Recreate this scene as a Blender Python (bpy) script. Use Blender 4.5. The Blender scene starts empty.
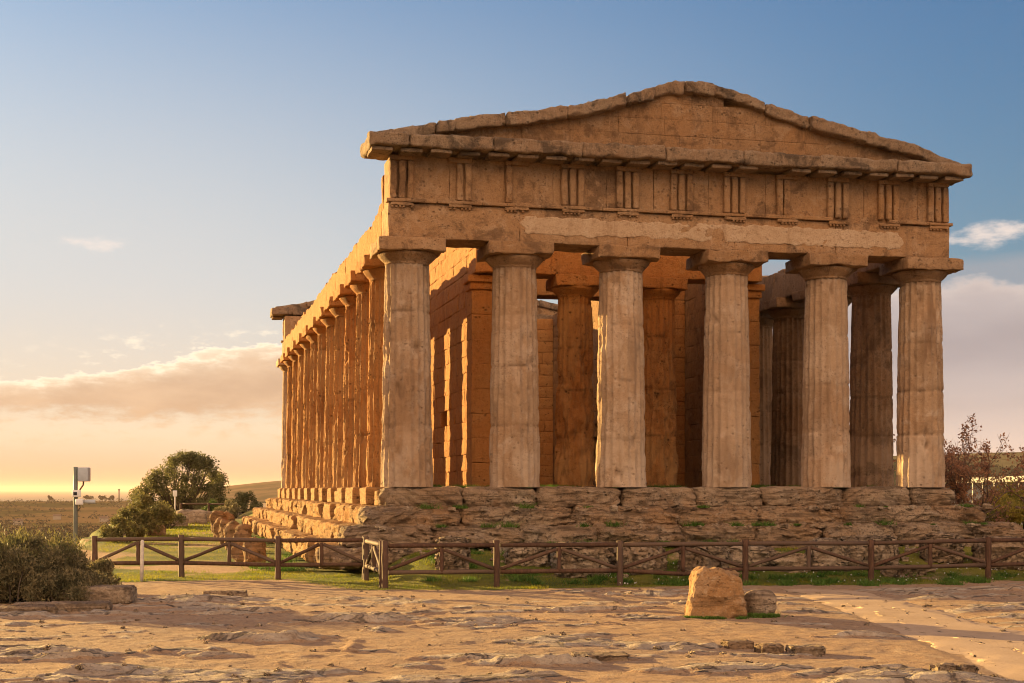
import bpy, math, random
import numpy as np

R = math.radians
rng = np.random.default_rng(7)
random.seed(7)
scene = bpy.context.scene
C = scene.collection

# ------------------------------------------------------------------ camera
F_PX, HOR = 1471.7, 489.7
CAM = np.array([-14.07, -39.39, -0.07]); YAW = R(13.03)
cs, sn = math.cos(YAW), math.sin(YAW)
cam = bpy.data.cameras.new('camera'); camo = bpy.data.objects.new('camera', cam); C.objects.link(camo)
camo.location = CAM; camo.rotation_euler = (R(90), 0, -YAW)
cam.sensor_width = 36; cam.lens = 36 * F_PX / 1024; cam.shift_y = (HOR - 341.5) / 1024
cam.clip_start = .5; cam.clip_end = 90000
scene.camera = camo

def at(px, depth):
    """world x, y of the point seen in image column px at the given depth"""
    xc = (px - 512) / F_PX * depth
    return CAM[0] + xc * cs + depth * sn, CAM[1] - xc * sn + depth * cs
def at_y(px, y):
    k = (px - 512) / F_PX; Y = y - CAM[1]
    d = Y / (cs - k * sn)
    return at(px, d)

# ------------------------------------------------------------------ light and exposure
SUN_AZ, SUN_EL = -36.0, 8.0            # azimuth from +Y towards +X, elevation (degrees)
SUN_STRENGTH, SKY_STRENGTH, EXPOSURE = 5.0, 0.05, 1.85
scene.view_settings.view_transform = 'Standard'; scene.view_settings.look = 'None'
scene.view_settings.exposure = EXPOSURE; scene.view_settings.gamma = 1
scene.render.engine = 'CYCLES'
scene.cycles.use_denoising = True
scene.cycles.max_bounces = 6; scene.cycles.diffuse_bounces = 4; scene.cycles.transparent_max_bounces = 8
scene.cycles.volume_bounces = 0; scene.cycles.filter_width = 1.05
sl = bpy.data.lights.new('sun', 'SUN'); so = bpy.data.objects.new('sun', sl); C.objects.link(so)
sl.energy = SUN_STRENGTH; sl.angle = R(.5); sl.color = (1.0, .66, .23)
_d = np.array([math.sin(R(SUN_AZ)) * math.cos(R(SUN_EL)), math.cos(R(SUN_AZ)) * math.cos(R(SUN_EL)), math.sin(R(SUN_EL))])
import mathutils
so.rotation_euler = mathutils.Vector(_d).to_track_quat('Z', 'Y').to_euler()
so.location = (-60, 60, 40)

class N:
    """a tiny wrapper so that shader maths can be written as expressions"""
    def __init__(s, tree, sock): s.t, s.s = tree, sock
    def _m(s, op, *a):
        n = s.t.nodes.new('ShaderNodeMath'); n.operation = op
        for i, v in enumerate((s,) + a):
            if isinstance(v, N): s.t.links.new(v.s, n.inputs[i])
            else: n.inputs[i].default_value = v
        return N(s.t, n.outputs[0])
    def __add__(s, o): return s._m('ADD', o)
    def __radd__(s, o): return s._m('ADD', o)
    def __sub__(s, o): return s._m('SUBTRACT', o)
    def __rsub__(s, o): return (s * -1.0) + o
    def __mul__(s, o): return s._m('MULTIPLY', o)
    def __rmul__(s, o): return s._m('MULTIPLY', o)
    def __truediv__(s, o): return s._m('DIVIDE', o)
    def max(s, o): return s._m('MAXIMUM', o)
    def min(s, o): return s._m('MINIMUM', o)
    def abs(s): return s._m('ABSOLUTE')
    def exp(s): return s._m('EXPONENT')
    def pow(s, o): return s._m('POWER', o)
    def step(s, a, b):
        n = s.t.nodes.new('ShaderNodeMapRange'); n.interpolation_type = 'SMOOTHSTEP'
        s.t.links.new(s.s, n.inputs[0]); n.inputs[1].default_value = a; n.inputs[2].default_value = b
        return N(s.t, n.outputs[0])
def mixc(t, f, a, b, mode='MIX'):
    n = t.nodes.new('ShaderNodeMix'); n.data_type = 'RGBA'; n.blend_type = mode; n.clamp_factor = True
    for sock, v in ((n.inputs[0], f), (n.inputs[6], a), (n.inputs[7], b)):
        if isinstance(v, N): t.links.new(v.s, sock)
        elif isinstance(v, tuple): sock.default_value = (*v, 1)
        else: sock.default_value = v
    return N(t, n.outputs[2])
def noise(t, vec, scale, detail=4, rough=.55, dist=0, dim='3D'):
    n = t.nodes.new('ShaderNodeTexNoise'); n.noise_dimensions = dim
    if vec is not None: t.links.new(vec.s, n.inputs['Vector'])
    n.inputs['Scale'].default_value = scale; n.inputs['Detail'].default_value = detail
    n.inputs['Roughness'].default_value = rough; n.inputs['Distortion'].default_value = dist
    return N(t, n.outputs[0])
def comb(t, x, y, z):
    n = t.nodes.new('ShaderNodeCombineXYZ')
    for i, v in enumerate((x, y, z)):
        if isinstance(v, N): t.links.new(v.s, n.inputs[i])
        else: n.inputs[i].default_value = v
    return N(t, n.outputs[0])

world = bpy.data.worlds.new('World'); scene.world = world; world.use_nodes = True
def build_sky():
    t = world.node_tree; t.nodes.clear()
    out = t.nodes.new('ShaderNodeOutputWorld'); bg = t.nodes.new('ShaderNodeBackground')
    bg.inputs[1].default_value = SKY_STRENGTH; t.links.new(bg.outputs[0], out.inputs[0])
    sky = t.nodes.new('ShaderNodeTexSky'); sky.sky_type = 'NISHITA'; sky.sun_disc = False
    sky.sun_elevation = R(SUN_EL); sky.sun_rotation = R(SUN_AZ)
    sky.altitude = 100; sky.air_density = 1.0; sky.dust_density = 1.4; sky.ozone_density = 3.0
    col = N(t, sky.outputs[0])
    tc = t.nodes.new('ShaderNodeTexCoord'); sep = t.nodes.new('ShaderNodeSeparateXYZ')
    t.links.new(tc.outputs['Generated'], sep.inputs[0])
    X, Y, Z = (N(t, sep.outputs[i]) for i in range(3))
    az = X._m('ARCTAN2', Y) * (180 / math.pi)
    el = Z._m('ARCSINE') * (180 / math.pi)
    col = mixc(t, 1.0, col, mixc(t, el.step(6, 22), (.78, .80, .81), (.61, .79, .92)), 'MULTIPLY')
    K = 1 / SKY_STRENGTH
    K *= .525
    c = lambda r, g, b: (r * K, g * K, b * K)
    # dusty evening glow low on the sunny side
    glow = mixc(t, el.step(.5, 8.5), mixc(t, el.step(.2, 2.4), c(.40, .255, .16), c(.50, .395, .265)), c(.39, .375, .36))
    col = mixc(t, (1.0 - el.step(3.5, 24)) * (32.0 - az).step(0, 34) * (az + 120).step(0, 50) * .97, col, glow)
    n1 = noise(t, comb(t, az * .35, el * .9, 3.1), 1.0, 5, .55)
    n2 = noise(t, comb(t, az * .12, el * .6, 9.7), 1.0, 4, .5)
    n3 = noise(t, comb(t, az * 1.1, el * 2.9, 1.7), 1.0, 6, .62)
    # long cloud low on the sunny side
    top = (az + 1.0) * .12 + 4.9 + (n2 - .5) * 2.4 + (n3 - .5) * 1.5
    dd = top - el
    body = dd.step(-.05, .16) * (el + (n2 - .5) * 2.4 + (n3 - .5) * 1.6 - az * .03).step(2.6, 3.5) * (12.0 - az).step(0, 6) * (az + 60).step(0, 30)
    rim = (dd.max(0) * -3.2).exp()
    ccol = mixc(t, rim, mixc(t, n1.step(.3, .7), c(.345, .215, .13), c(.43, .28, .17)), c(.80, .68, .50))
    col = mixc(t, body * .85, col, ccol)
    frag = (((el - top - .15) * 1.7).pow(2) * -1.0).exp() * n3.step(.52, .72) * (12.0 - az).step(0, 6)
    col = mixc(t, frag * .7, col, c(.60, .52, .40))
    wisp = (((el - 2.2 - (n2 - .5) * 1.5) * 1.6).pow(2) * -1.0).exp() * n3.step(.45, .7) * (10.0 - az).step(0, 4)
    col = mixc(t, wisp * .5, col, c(.46, .29, .16))
    # a small puff
    puff = ((((az + 2.9) / 1.15).pow(2) + ((el - 9.15) / .26).pow(2)) * -1.0).exp()
    col = mixc(t, (puff + (n3 - .5) * 2.2).step(.25, 1.2) * puff.step(.02, .4) * .8, col, c(.52, .45, .40))
    # grey pink cloud bank on the right
    t2 = (n1 - .5) * 1.5 + 7.75 + (n3 - .5) * .5
    d2 = t2 - el
    side = (az - 15.5).step(0, 7) * (95 - az).step(0, 40)
    d3 = (n2 - .5) * 1.6 + 8.75 - el
    col = mixc(t, d3.step(-.1, .5) * side * .8, col, c(.19, .205, .23))
    inner = mixc(t, el.step(0, 5.5), c(.43, .345, .29), mixc(t, n2.step(.3, .7), c(.235, .205, .205), c(.28, .245, .24)))
    col = mixc(t, d2.step(-.05, .35) * side, col, mixc(t, (d2.max(0) * -2.6).exp(), inner, c(.46, .385, .34)))
    puff2 = ((((az - 31.2) / 1.9).pow(2) + ((el - 9.35 - (az - 31) * .07) / .42).pow(2)) * -1.0).exp()
    col = mixc(t, (puff2 + (n3 - .5) * 2.0).step(.2, 1.2) * puff2.step(.02, .4) * .85, col, c(.50, .42, .37))
    # unseen warm cloud bank added behind the camera as fill light for the front
    back = (Y * -1.0 - X * .2).step(.05, .75) * (n1 + .25).step(.3, .7) * el.step(8, 26) * (78 - el).step(0, 30)
    col = mixc(t, back, col, c(1.75, 1.14, .72))
    t.links.new(col.s, bg.inputs[0])
build_sky()

# ------------------------------------------------------------------ numpy noise
def _hash(ix, iy, iz, seed):
    h = (ix.astype(np.uint32) * np.uint32(374761393) + iy.astype(np.uint32) * np.uint32(668265263)
         + iz.astype(np.uint32) * np.uint32(2147483647 - 58) + np.uint32((seed * 974634777 + 12345) & 0xffffffff))
    h = (h ^ (h >> np.uint32(13))) * np.uint32(1274126177)
    h = (h ^ (h >> np.uint32(15))) * np.uint32(2246822519)
    return h ^ (h >> np.uint32(16))
def pn(P, seed=0):
    """gradient noise, about -1..1"""
    P = np.asarray(P, float); i = np.floor(P).astype(np.int64); f = P - i
    u = f * f * f * (f * (f * 6 - 15) + 10); out = 0
    for dx in (0, 1):
        for dy in (0, 1):
            for dz in (0, 1):
                h = _hash(i[:, 0] + dx, i[:, 1] + dy, i[:, 2] + dz, seed)
                gx = (h & np.uint32(1023)).astype(float) / 511.5 - 1
                gy = ((h >> np.uint32(10)) & np.uint32(1023)).astype(float) / 511.5 - 1
                gz = ((h >> np.uint32(20)) & np.uint32(1023)).astype(float) / 511.5 - 1
                w = ((u[:, 0] if dx else 1 - u[:, 0]) * (u[:, 1] if dy else 1 - u[:, 1]) * (u[:, 2] if dz else 1 - u[:, 2]))
                out = out + w * (gx * (f[:, 0] - dx) + gy * (f[:, 1] - dy) + gz * (f[:, 2] - dz))
    return out * 1.3
def fbm(P, seed=0, octs=4, gain=.5):
    a, s, o = 1.0, 0, 0
    P = np.asarray(P, float)
    for k in range(octs):
        o = o + a * pn(P * 2 ** k + k * 17.3, seed + k); s += a; a *= gain
    return o / s
def vnoise(P, seed=0, octs=2):
    return np.stack([fbm(P, seed + 31 * k, octs) for k in range(3)], 1)
def smooth(a, b, x):
    t = np.clip((x - a) / (b - a), 0, 1); return t * t * (3 - 2 * t)

# ------------------------------------------------------------------ mesh helpers
class MB:
    def __init__(s): s.V, s.F, s.n = [], [], 0
    def add(s, V, F):
        V = np.asarray(V, float); s.V.append(V)
        for f in (F if isinstance(F, list) else [F]):
            f = np.asarray(f)
            if len(f): s.F.append(f + s.n)
        s.n += len(V); return s
    def mesh(s, name, mat, smooth_=True, off=(0, 0, 0)):
        me = bpy.data.meshes.new(name)
        V = np.concatenate(s.V) - np.array(off)
        loops = np.concatenate([f.ravel() for f in s.F]).astype(np.int32)
        tot = np.concatenate([np.full(len(f), f.shape[1], np.int32) for f in s.F])
        start = np.concatenate([[0], np.cumsum(tot)[:-1]]).astype(np.int32)
        me.vertices.add(len(V)); me.vertices.foreach_set('co', V.astype(np.float32).ravel())
        me.loops.add(len(loops)); me.loops.foreach_set('vertex_index', loops)
        me.polygons.add(len(tot)); me.polygons.foreach_set('loop_start', start)
        try: me.polygons.foreach_set('loop_total', tot)
        except Exception: pass
        me.polygons.foreach_set('use_smooth', np.full(len(tot), smooth_, bool))
        me.update(calc_edges=True); me.validate()
        me.materials.append(mat)
        return me
    def obj(s, name, mat, parent=None, loc=None, smooth_=True, wloc=None):
        """wloc: the builder holds world coordinates, the object's origin goes there"""
        off = np.zeros(3)
        base = np.array(parent['_w']) if parent is not None and '_w' in parent else np.zeros(3)
        if wloc is not None: off = np.array(wloc, float)
        elif loc is None and parent is not None: off = base
        o = bpy.data.objects.new(name, s.mesh(name, mat, smooth_, off)); C.objects.link(o)
        if parent is not None:
            o.parent = parent
            o.location = (off - base) if loc is None else loc
            if loc is None: o['_w'] = list(map(float, off))
        else:
            o.location = off if loc is None else loc
            o['_w'] = list(map(float, o.location))
        return o
def tag(o, label=None, cat=None, group=None, kind=None):
    if label: o['label'] = label
    if cat: o['category'] = cat
    if group: o['group'] = group
    if kind: o['kind'] = kind
    return o
def empty(name, loc, label, cat, group=None):
    o = bpy.data.objects.new(name, None); C.objects.link(o); o.location = loc
    o.empty_display_size = .3; o['_w'] = [float(v) for v in loc]
    return tag(o, label, cat, group)

def rbox(lo, hi, res=.25, r=.03, disp=None):
    """a box with rounded edges, subdivided, then displaced by disp(V)"""
    lo, hi = np.array(lo, float), np.array(hi, float)
    r = min(r, .49 * float((hi - lo).min()))
    ax = []
    for k in range(3):
        n = max(2, int(math.ceil((hi[k] - lo[k]) / res)) + 1)
        a = np.linspace(lo[k], hi[k], n)
        a = np.unique(np.round(np.concatenate([a, [lo[k] + r, hi[k] - r, lo[k] + r * .4, hi[k] - r * .4]]), 5))
        ax.append(a)
    Vs, Fs, n = [], [], 0
    for k in range(3):
        i, j = [q for q in range(3) if q != k]
        A, B = np.meshgrid(ax[i], ax[j], indexing='ij')
        na, nb = A.shape
        idx = np.arange(na * nb).reshape(na, nb)
        q = np.stack([idx[:-1, :-1], idx[1:, :-1], idx[1:, 1:], idx[:-1, 1:]], -1).reshape(-1, 4)
        for side in (0, 1):
            P = np.zeros((na * nb, 3)); P[:, i] = A.ravel(); P[:, j] = B.ravel(); P[:, k] = (lo, hi)[side][k]
            qq = q if (side == 1) == (k != 1) else q[:, ::-1]
            Vs.append(P); Fs.append(qq + n); n += len(P)
    V = np.concatenate(Vs); Fq = np.concatenate(Fs)
    _, first, inv = np.unique(np.round(V * 1e4).astype(np.int64), axis=0, return_index=True, return_inverse=True)
    V = V[first]; Fq = inv.reshape(-1)[Fq]
    q = np.clip(V, lo + r, hi - r); d = V - q; L = np.linalg.norm(d, axis=1, keepdims=True); L[L == 0] = 1
    V = q + d / L * r
    if disp is not None: V = disp(V)
    return V, Fq

def rough(amp, freq=1.5, seed=0, fine=.35, zf=1.0):
    def f(V):
        S = V * np.array([freq, freq, freq * zf])
        return V + amp * vnoise(S, seed, 2) + amp * fine * vnoise(S * 4.3, seed + 5, 2)
    return f
def eroded(amp, seed=0):
    """deeply weathered calcarenite: slanting strata and hollows"""
    def f(V):
        sl = fbm(V * .25, seed + 90, 1)[:, None] * 2.2
        S = V.copy(); S[:, 2:3] = S[:, 2:3] * 2.6 + sl * S[:, 0:1] * .35
        d = vnoise(S * .9, seed, 2) * 1.0 + vnoise(S * 2.7, seed + 7, 2) * .55
        rid = 1 - np.abs(fbm(S * np.array([1.6, 1.6, 2.4]), seed + 40, 3)) * 2.2
        d[:, 1] += np.clip(rid, -1, 1) * .45
        d[:, 2] *= .38
        return V + 1.7 * amp * d + amp * .35 * vnoise(V * 9, seed + 11, 2)
    return f

def tube(path, radii, n=8, caps=True, seed=None, wob=0):
    path = np.array(path, float); m = len(path); radii = np.broadcast_to(np.array(radii, float), (m,))
    T = np.gradient(path, axis=0); T /= np.linalg.norm(T, axis=1, keepdims=True) + 1e-9
    up = np.array([0, 0, 1.0]) if abs(T[0, 2]) < .9 else np.array([1.0, 0, 0])
    U = np.cross(T, up); U /= np.linalg.norm(U, axis=1, keepdims=True) + 1e-9
    W = np.cross(U, T); th = np.arange(n) / n * 2 * math.pi
    V = (path[:, None] + radii[:, None, None] * (np.cos(th)[None, :, None] * U[:, None] + np.sin(th)[None, :, None] * W[:, None])).reshape(-1, 3)
    if wob: V = V + wob * vnoise(V * 3, seed or 0, 2)
    idx = np.arange(m * n).reshape(m, n); nx = np.roll(idx, -1, 1)
    q = np.stack([idx[:-1], nx[:-1], nx[1:], idx[1:]], -1).reshape(-1, 4)
    F = [q]
    if caps:
        F += [idx[0][::-1][None, :], idx[-1][None, :]]
    return V, F

def leaves(cent, rad, n, size, aspect=.5, seed=1, up=0.0, fill=.5):
    """n small pointed leaves spread through ball-like clumps"""
    g = np.random.default_rng(seed); cent = np.array(cent, float)
    k = g.integers(0, len(cent), n); rad = np.broadcast_to(np.array(rad, float), (len(cent),))
    d = g.normal(size=(n, 3)); d /= np.linalg.norm(d, axis=1, keepdims=True)
    P = cent[k] + d * (rad[k] * g.random(n) ** fill)[:, None]
    a = g.normal(size=(n, 3)); a[:, 2] += up; a += d * .6; a /= np.linalg.norm(a, axis=1, keepdims=True)
    b = np.cross(a, g.normal(size=(n, 3))); b /= np.linalg.norm(b, axis=1, keepdims=True) + 1e-9
    s = size * (.6 + .8 * g.random(n))[:, None]
    V = np.stack([P - a * s * .5, P + b * s * aspect * .5, P + a * s * .5, P - b * s * aspect * .5], 1).reshape(-1, 3)
    F = np.arange(4 * n).reshape(n, 4)
    return V, F

# ------------------------------------------------------------------ materials
def newmat(name):
    m = bpy.data.materials.new(name); m.use_nodes = True; t = m.node_tree
    b = t.nodes['Principled BSDF']; b.inputs['Roughness'].default_value = .9
    b.inputs['Specular IOR Level'].default_value = .2
    g = t.nodes.new('ShaderNodeNewGeometry')
    return m, t, b, N(t, g.outputs['Position'])
def voro(t, vec, scale, feature='F1'):
    n = t.nodes.new('ShaderNodeTexVoronoi'); n.feature = feature
    t.links.new(vec.s, n.inputs['Vector']); n.inputs['Scale'].default_value = scale
    return N(t, n.outputs['Distance'])
def bump(t, b, h, strength, dist):
    n = t.nodes.new('ShaderNodeBump'); n.inputs['Strength'].default_value = strength; n.inputs['Distance'].default_value = dist
    t.links.new(h.s, n.inputs['Height']); t.links.new(n.outputs[0], b.inputs['Normal'])
def mapv(t, vec, sc, rot=(0, 0, 0)):
    n = t.nodes.new('ShaderNodeMapping'); n.inputs['Scale'].default_value = sc; n.inputs['Rotation'].default_value = rot
    t.links.new(vec.s, n.inputs['Vector']); return N(t, n.outputs[0])

def stone(name, base, light, dark, warm=None, lightamt=.5, darkamt=.5, pits=1.0, strata=0.0, bd=.05, crust=0.0, grain=1.0):
    m, t, b, P = newmat(name)
    big = noise(t, P, .35, 3, .6); mid = noise(t, P, 1.7, 6, .68, .5); fine = noise(t, P, 7.5, 6, .74); grit = noise(t, P, 30, 4, .75)
    patch = noise(t, P, .8, 6, .62, .8)
    streak = noise(t, mapv(t, P, (2.6, 2.6, .25)), 1.0, 6, .68)
    col = mixc(t, big.step(.3, .7), base, warm or base)
    col = mixc(t, mid.step(.50, .68) * lightamt, col, light)
    col = mixc(t, patch.step(.54, .62) * (.55 * lightamt), col, light)
    col = mixc(t, streak.step(.52, .74) * darkamt, col, dark)
    col = mixc(t, fine.step(.50, .68) * (.80 * darkamt), col, dark)
    col = mixc(t, fine.step(.46, .32) * .5, col, light)
    col = mixc(t, grit.step(.52, .70) * (.50 * grain), col, dark)
    col = mixc(t, grit.step(.44, .30) * (.45 * grain), col, light)
    for an_, cc_ in (('tone_dark', dark), ('tone_light', light), ('joint', tuple(.6 * q for q in dark))):
        at_ = t.nodes.new('ShaderNodeAttribute'); at_.attribute_name = an_
        col = mixc(t, N(t, at_.outputs['Fac']), col, cc_)
    oi = t.nodes.new('ShaderNodeObjectInfo'); rnd = N(t, oi.outputs['Random'])
    col = mixc(t, rnd * .22, col, dark); col = mixc(t, (rnd * 7.31)._m('FRACT') * .22, col, light)
    if crust:
        cr = noise(t, P, 1.1, 7, .72, .4)
        col = mixc(t, cr.step(.50, .62) * crust, col, tuple(.8 * q for q in dark))
    v1 = voro(t, P, 5.0); v2 = voro(t, P, 13.0)
    pit = mid.step(.42, .58) * (1.0 - v1.step(.06, .26)) + patch.step(.45, .6) * (1.0 - v2.step(.10, .32)) * .8
    col = mixc(t, pit.min(1.0) * (.6 * pits), col, tuple(.5 * q for q in dark))
    h = fine * .9 + mid * 1.0 - pit * (.7 * pits) + grit * .35
    if strata:
        sw = noise(t, mapv(t, P, (.9, .9, 8.0), (.1, .5, 0)), 1.0, 5, .66, .8)
        h = h + sw * strata
        col = mixc(t, sw.step(.52, .38) * .65, col, dark)
    t.links.new(col.s, b.inputs['Base Color'])
    bump(t, b, h, 1.0, bd)
    return m
M = {}
M['shaft'] = stone('column stone', (.455, .31, .19), (.61, .46, .33), (.22, .125, .065), (.47, .285, .155), .85, .55, .7, 0, .05, .18, .45)
M['dark_shaft'] = stone('shaded and stained column stone', (.29, .17, .09), (.41, .27, .165), (.095, .055, .03), (.30, .155, .07), .5, .75, .8, 0, .05, .45)  # partly real black crust, partly the right flank's shade put into the colour
M['entab'] = stone('entablature stone', (.37, .22, .11), (.50, .335, .20), (.13, .072, .04), (.39, .205, .085), .65, .65, .9, 0, .05, .6)
M['cornice'] = stone('cornice stone', (.30, .205, .125), (.46, .35, .24), (.085, .062, .045), (.33, .20, .11), .5, .8, .9, 0, .06, .75)
M['plaster'] = stone('pale mortar', (.53, .37, .23), (.62, .47, .32), (.27, .15, .07), None, .7, .8, .6, 0, .04)
M['cella'] = stone('cella stone', (.43, .20, .062), (.50, .28, .11), (.14, .06, .02), (.46, .175, .042), .45, .65, 1.1, 0, .06)
M['dark_cella'] = stone('dark cella stone', (.27, .145, .06), (.36, .22, .11), (.09, .045, .02), (.28, .13, .045), .45, .7, 1.0, 0, .06, .4)  # darker copy of the cella stone, the right wall's shade put into it
M['steps'] = stone('weathered step stone', (.41, .295, .185), (.53, .42, .30), (.10, .065, .04), (.38, .21, .095), .55, .8, 1.2, 1.4, .09, .35)
M['flank_step'] = stone('flank step stone', (.42, .23, .085), (.50, .32, .15), (.13, .07, .03), (.44, .20, .065), .5, .7, 1.2, .7, .07)
M['boulder'] = stone('boulder stone', (.44, .335, .225), (.60, .49, .36), (.09, .06, .04), (.31, .19, .10), .6, .7, 1.2, .7, .06, .3)
M['block'] = stone('block stone', (.40, .265, .135), (.54, .41, .26), (.15, .085, .04), (.37, .19, .07), .5, .6, .8, .2, .04)
M['drum'] = stone('drum stone', (.30, .165, .07), (.38, .25, .135), (.085, .05, .025), (.31, .155, .06), .45, .7, 1.1, .3, .06)

def plainmat(name, col, rough_=.6, spec=.3, metal=0, var=.25, scale=8, dark=.5):
    m, t, b, P = newmat(name)
    n = noise(t, P, scale, 4, .6)
    c = mixc(t, n.step(.35, .7) * var, col, tuple(q * dark for q in col))
    t.links.new(c.s, b.inputs['Base Color']); b.inputs['Roughness'].default_value = rough_
    b.inputs['Specular IOR Level'].default_value = spec; b.inputs['Metallic'].default_value = metal
    bump(t, b, n, .3, .01)
    return m
def woodmat():
    m, t, b, P = newmat('brown fence wood')
    g = noise(t, mapv(t, P, (22, 22, 5)), 1.0, 4, .6); n = noise(t, P, 2.3, 4, .6)
    c = mixc(t, g.step(.35, .7), (.07, .036, .022), (.125, .064, .038))
    c = mixc(t, n.step(.55, .75) * .6, c, (.16, .105, .07))
    oi = t.nodes.new('ShaderNodeObjectInfo'); rnd = N(t, oi.outputs['Random'])
    c = mixc(t, rnd.step(.3, 1.0) * .6, c, (.15, .105, .075)); c = mixc(t, (rnd * 5.7)._m('FRACT') * .4, c, (.05, .028, .018))
    t.links.new(c.s, b.inputs['Base Color']); b.inputs['Roughness'].default_value = .75
    bump(t, b, g, .6, .012); return m
M['wood'] = woodmat()
M['pole'] = plainmat('grey green pole paint', (.16, .18, .16), .5)
M['grey'] = plainmat('pale grey housing', (.42, .45, .48), .45)
M['white'] = plainmat('white paint', (.72, .70, .66), .5, var=.15)
M['stake'] = plainmat('weathered white stake', (.62, .56, .48), .8, var=.5)
M['pebble'] = plainmat('pale pebble', (.40, .30, .20), .9, .1, var=.6, scale=3)
M['lens'] = plainmat('black glass', (.02, .02, .025), .15, .5)
M['bark'] = plainmat('bark', (.10, .075, .05), .9, var=.6, scale=14)
M['twig'] = plainmat('reddish twig bark', (.22, .13, .09), .9, var=.5, scale=14)
M['concrete'] = plainmat('pale concrete', (.34, .32, .30), .8, var=.2, scale=.5)
M['far_wall'] = plainmat('far house wall', (.30, .25, .19), .8, var=.1)
M['far_roof'] = plainmat('far house roof', (.17, .11, .07), .8, var=.2)
def leafmat(name, a, b_, trans=.35, vary=3.0):
    m, t, b, P = newmat(name)
    n = noise(t, P, vary, 3, .6); n2 = noise(t, P, 40, 2, .5)
    c = mixc(t, (n * .6 + n2 * .4).step(.38, .62), a, b_)
    t.links.new(c.s, b.inputs['Base Color']); b.inputs['Roughness'].default_value = .6
    tr = t.nodes.new('ShaderNodeBsdfTranslucent'); t.links.new(c.s, tr.inputs[0])
    mx = t.nodes.new('ShaderNodeMixShader'); mx.inputs[0].default_value = trans
    t.links.new(b.outputs[0], mx.inputs[1]); t.links.new(tr.outputs[0], mx.inputs[2])
    t.links.new(mx.outputs[0], t.nodes['Material Output'].inputs[0]); return m
M['olive'] = leafmat('olive foliage', (.085, .09, .034), (.22, .20, .08), .45)
M['scrub'] = leafmat('scrub foliage', (.095, .10, .038), (.24, .21, .08), .4)
M['heath'] = leafmat('dry heath foliage', (.10, .095, .045), (.30, .24, .12), .35, 4)
M['green'] = leafmat('fresh green foliage', (.05, .085, .018), (.11, .15, .03))
M['yellow'] = leafmat('yellowing foliage', (.24, .22, .05), (.60, .44, .08), .5, 1.3)
M['autumn'] = leafmat('russet foliage', (.42, .20, .11), (.64, .34, .17), .55)
M['grass'] = leafmat('grass', (.12, .17, .012), (.36, .31, .03), .5, .8)
M['sprig'] = leafmat('green sprigs', (.06, .14, .018), (.14, .23, .04), .35, 2)
M['daisy'] = plainmat('white petals', (.75, .72, .66), .7, var=.1)
M['far_green'] = plainmat('far scrub', (.018, .02, .009), .9, var=.6, scale=.05)

# ------------------------------------------------------------------ ground
PATH_L = [at(775, 32.6), at(822, 28.0), at(880, 23.6), at(945, 20.0), at(1010, 17.0), at(1060, 15.0)]
PATH_R = [at(862, 32.6), at(925, 28.2), at(990, 24.6), at(1075, 21.5), at(1180, 18.5), at(1270, 16.5)]
PL, PR = np.array(PATH_L), np.array(PATH_R)
def path_mask(x, y):
    yl = np.interp(y, PL[::-1, 1], PL[::-1, 0]); yr = np.interp(y, PR[::-1, 1], PR[::-1, 0])
    return smooth(-.7, .3, x - yl) * smooth(-.7, .3, yr - x) * smooth(0, .4, PL[0, 1] + .25 - y)
def outcrop(x, y):
    P = np.stack([x * .42 + .25 * y, y * .95, x * 0], 1)
    w = vnoise(P * 1.1, 60, 2); P2 = P * .8 + .7 * w
    return fbm(P2, 21, 4, .55) - .07 * smooth(.12, -.16, pn(np.stack([x * .2, y * .3, x * 0], 1), 66))
def near_height(x, y):
    z = -2.27 + .10 * fbm(np.stack([x * .09, y * .09, x * 0], 1), 3, 2)
    P = np.stack([x, y, x * 0], 1)
    z = z + .60 * smooth(-6.6, -2.4, y) * smooth(-9.4, -7.6, x)
    fore = smooth(-7.6, -9.6, y)
    o = outcrop(x, y)
    tw0 = P + .35 * vnoise(P * 1.3, 64, 3)
    o = o + .09 * fbm(tw0 * np.array([1.5, 3.5, 1]), 24, 4, .65)
    amt = .35 + .65 * smooth(-.3, .3, pn(P * .3, 77))
    rock = (smooth(.05, .085, o) * .04 + smooth(.15, .18, o) * .045 + smooth(.25, .275, o) * .04) * amt
    tw = P + .5 * vnoise(P * .7, 62, 2)
    jag = smooth(-.02, .12, o) * (.034 * np.clip(fbm(tw * np.array([1.7, 4.2, 1]), 8, 4, .65), -.25, .6) + .024 * np.abs(fbm(tw * np.array([4, 7, 1]), 18, 4, .7)))
    soil = .03 * fbm(P * 2.6, 9, 4, .7) + .03 * np.clip(fbm(P * np.array([2.6, 3.4, 1]), 29, 4, .65) - .12, 0, 1) + .03 * fbm(P * .6, 12, 2)
    pm = path_mask(x, y)
    z = z + fore * (1 - pm) * (rock + jag) + soil * (1 - pm)
    # a shallow rectangular cutting in the rock
    def cut(cx, cy, ang, lx, ly):
        dx, dy = x - cx, y - cy; a = dx * math.cos(ang) + dy * math.sin(ang); b = -dx * math.sin(ang) + dy * math.cos(ang)
        return smooth(lx + .05, lx, np.abs(a)) * smooth(ly + .05, ly, np.abs(b))
    cx, cy = at(285, 20.2)
    ring = cut(cx, cy, -.2, .95, .95) - cut(cx, cy, -.2, .80, .78)
    z = z + fore * ring * .03 * smooth(-.2, .2, pn(P * 1.7, 88))
    return z
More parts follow.
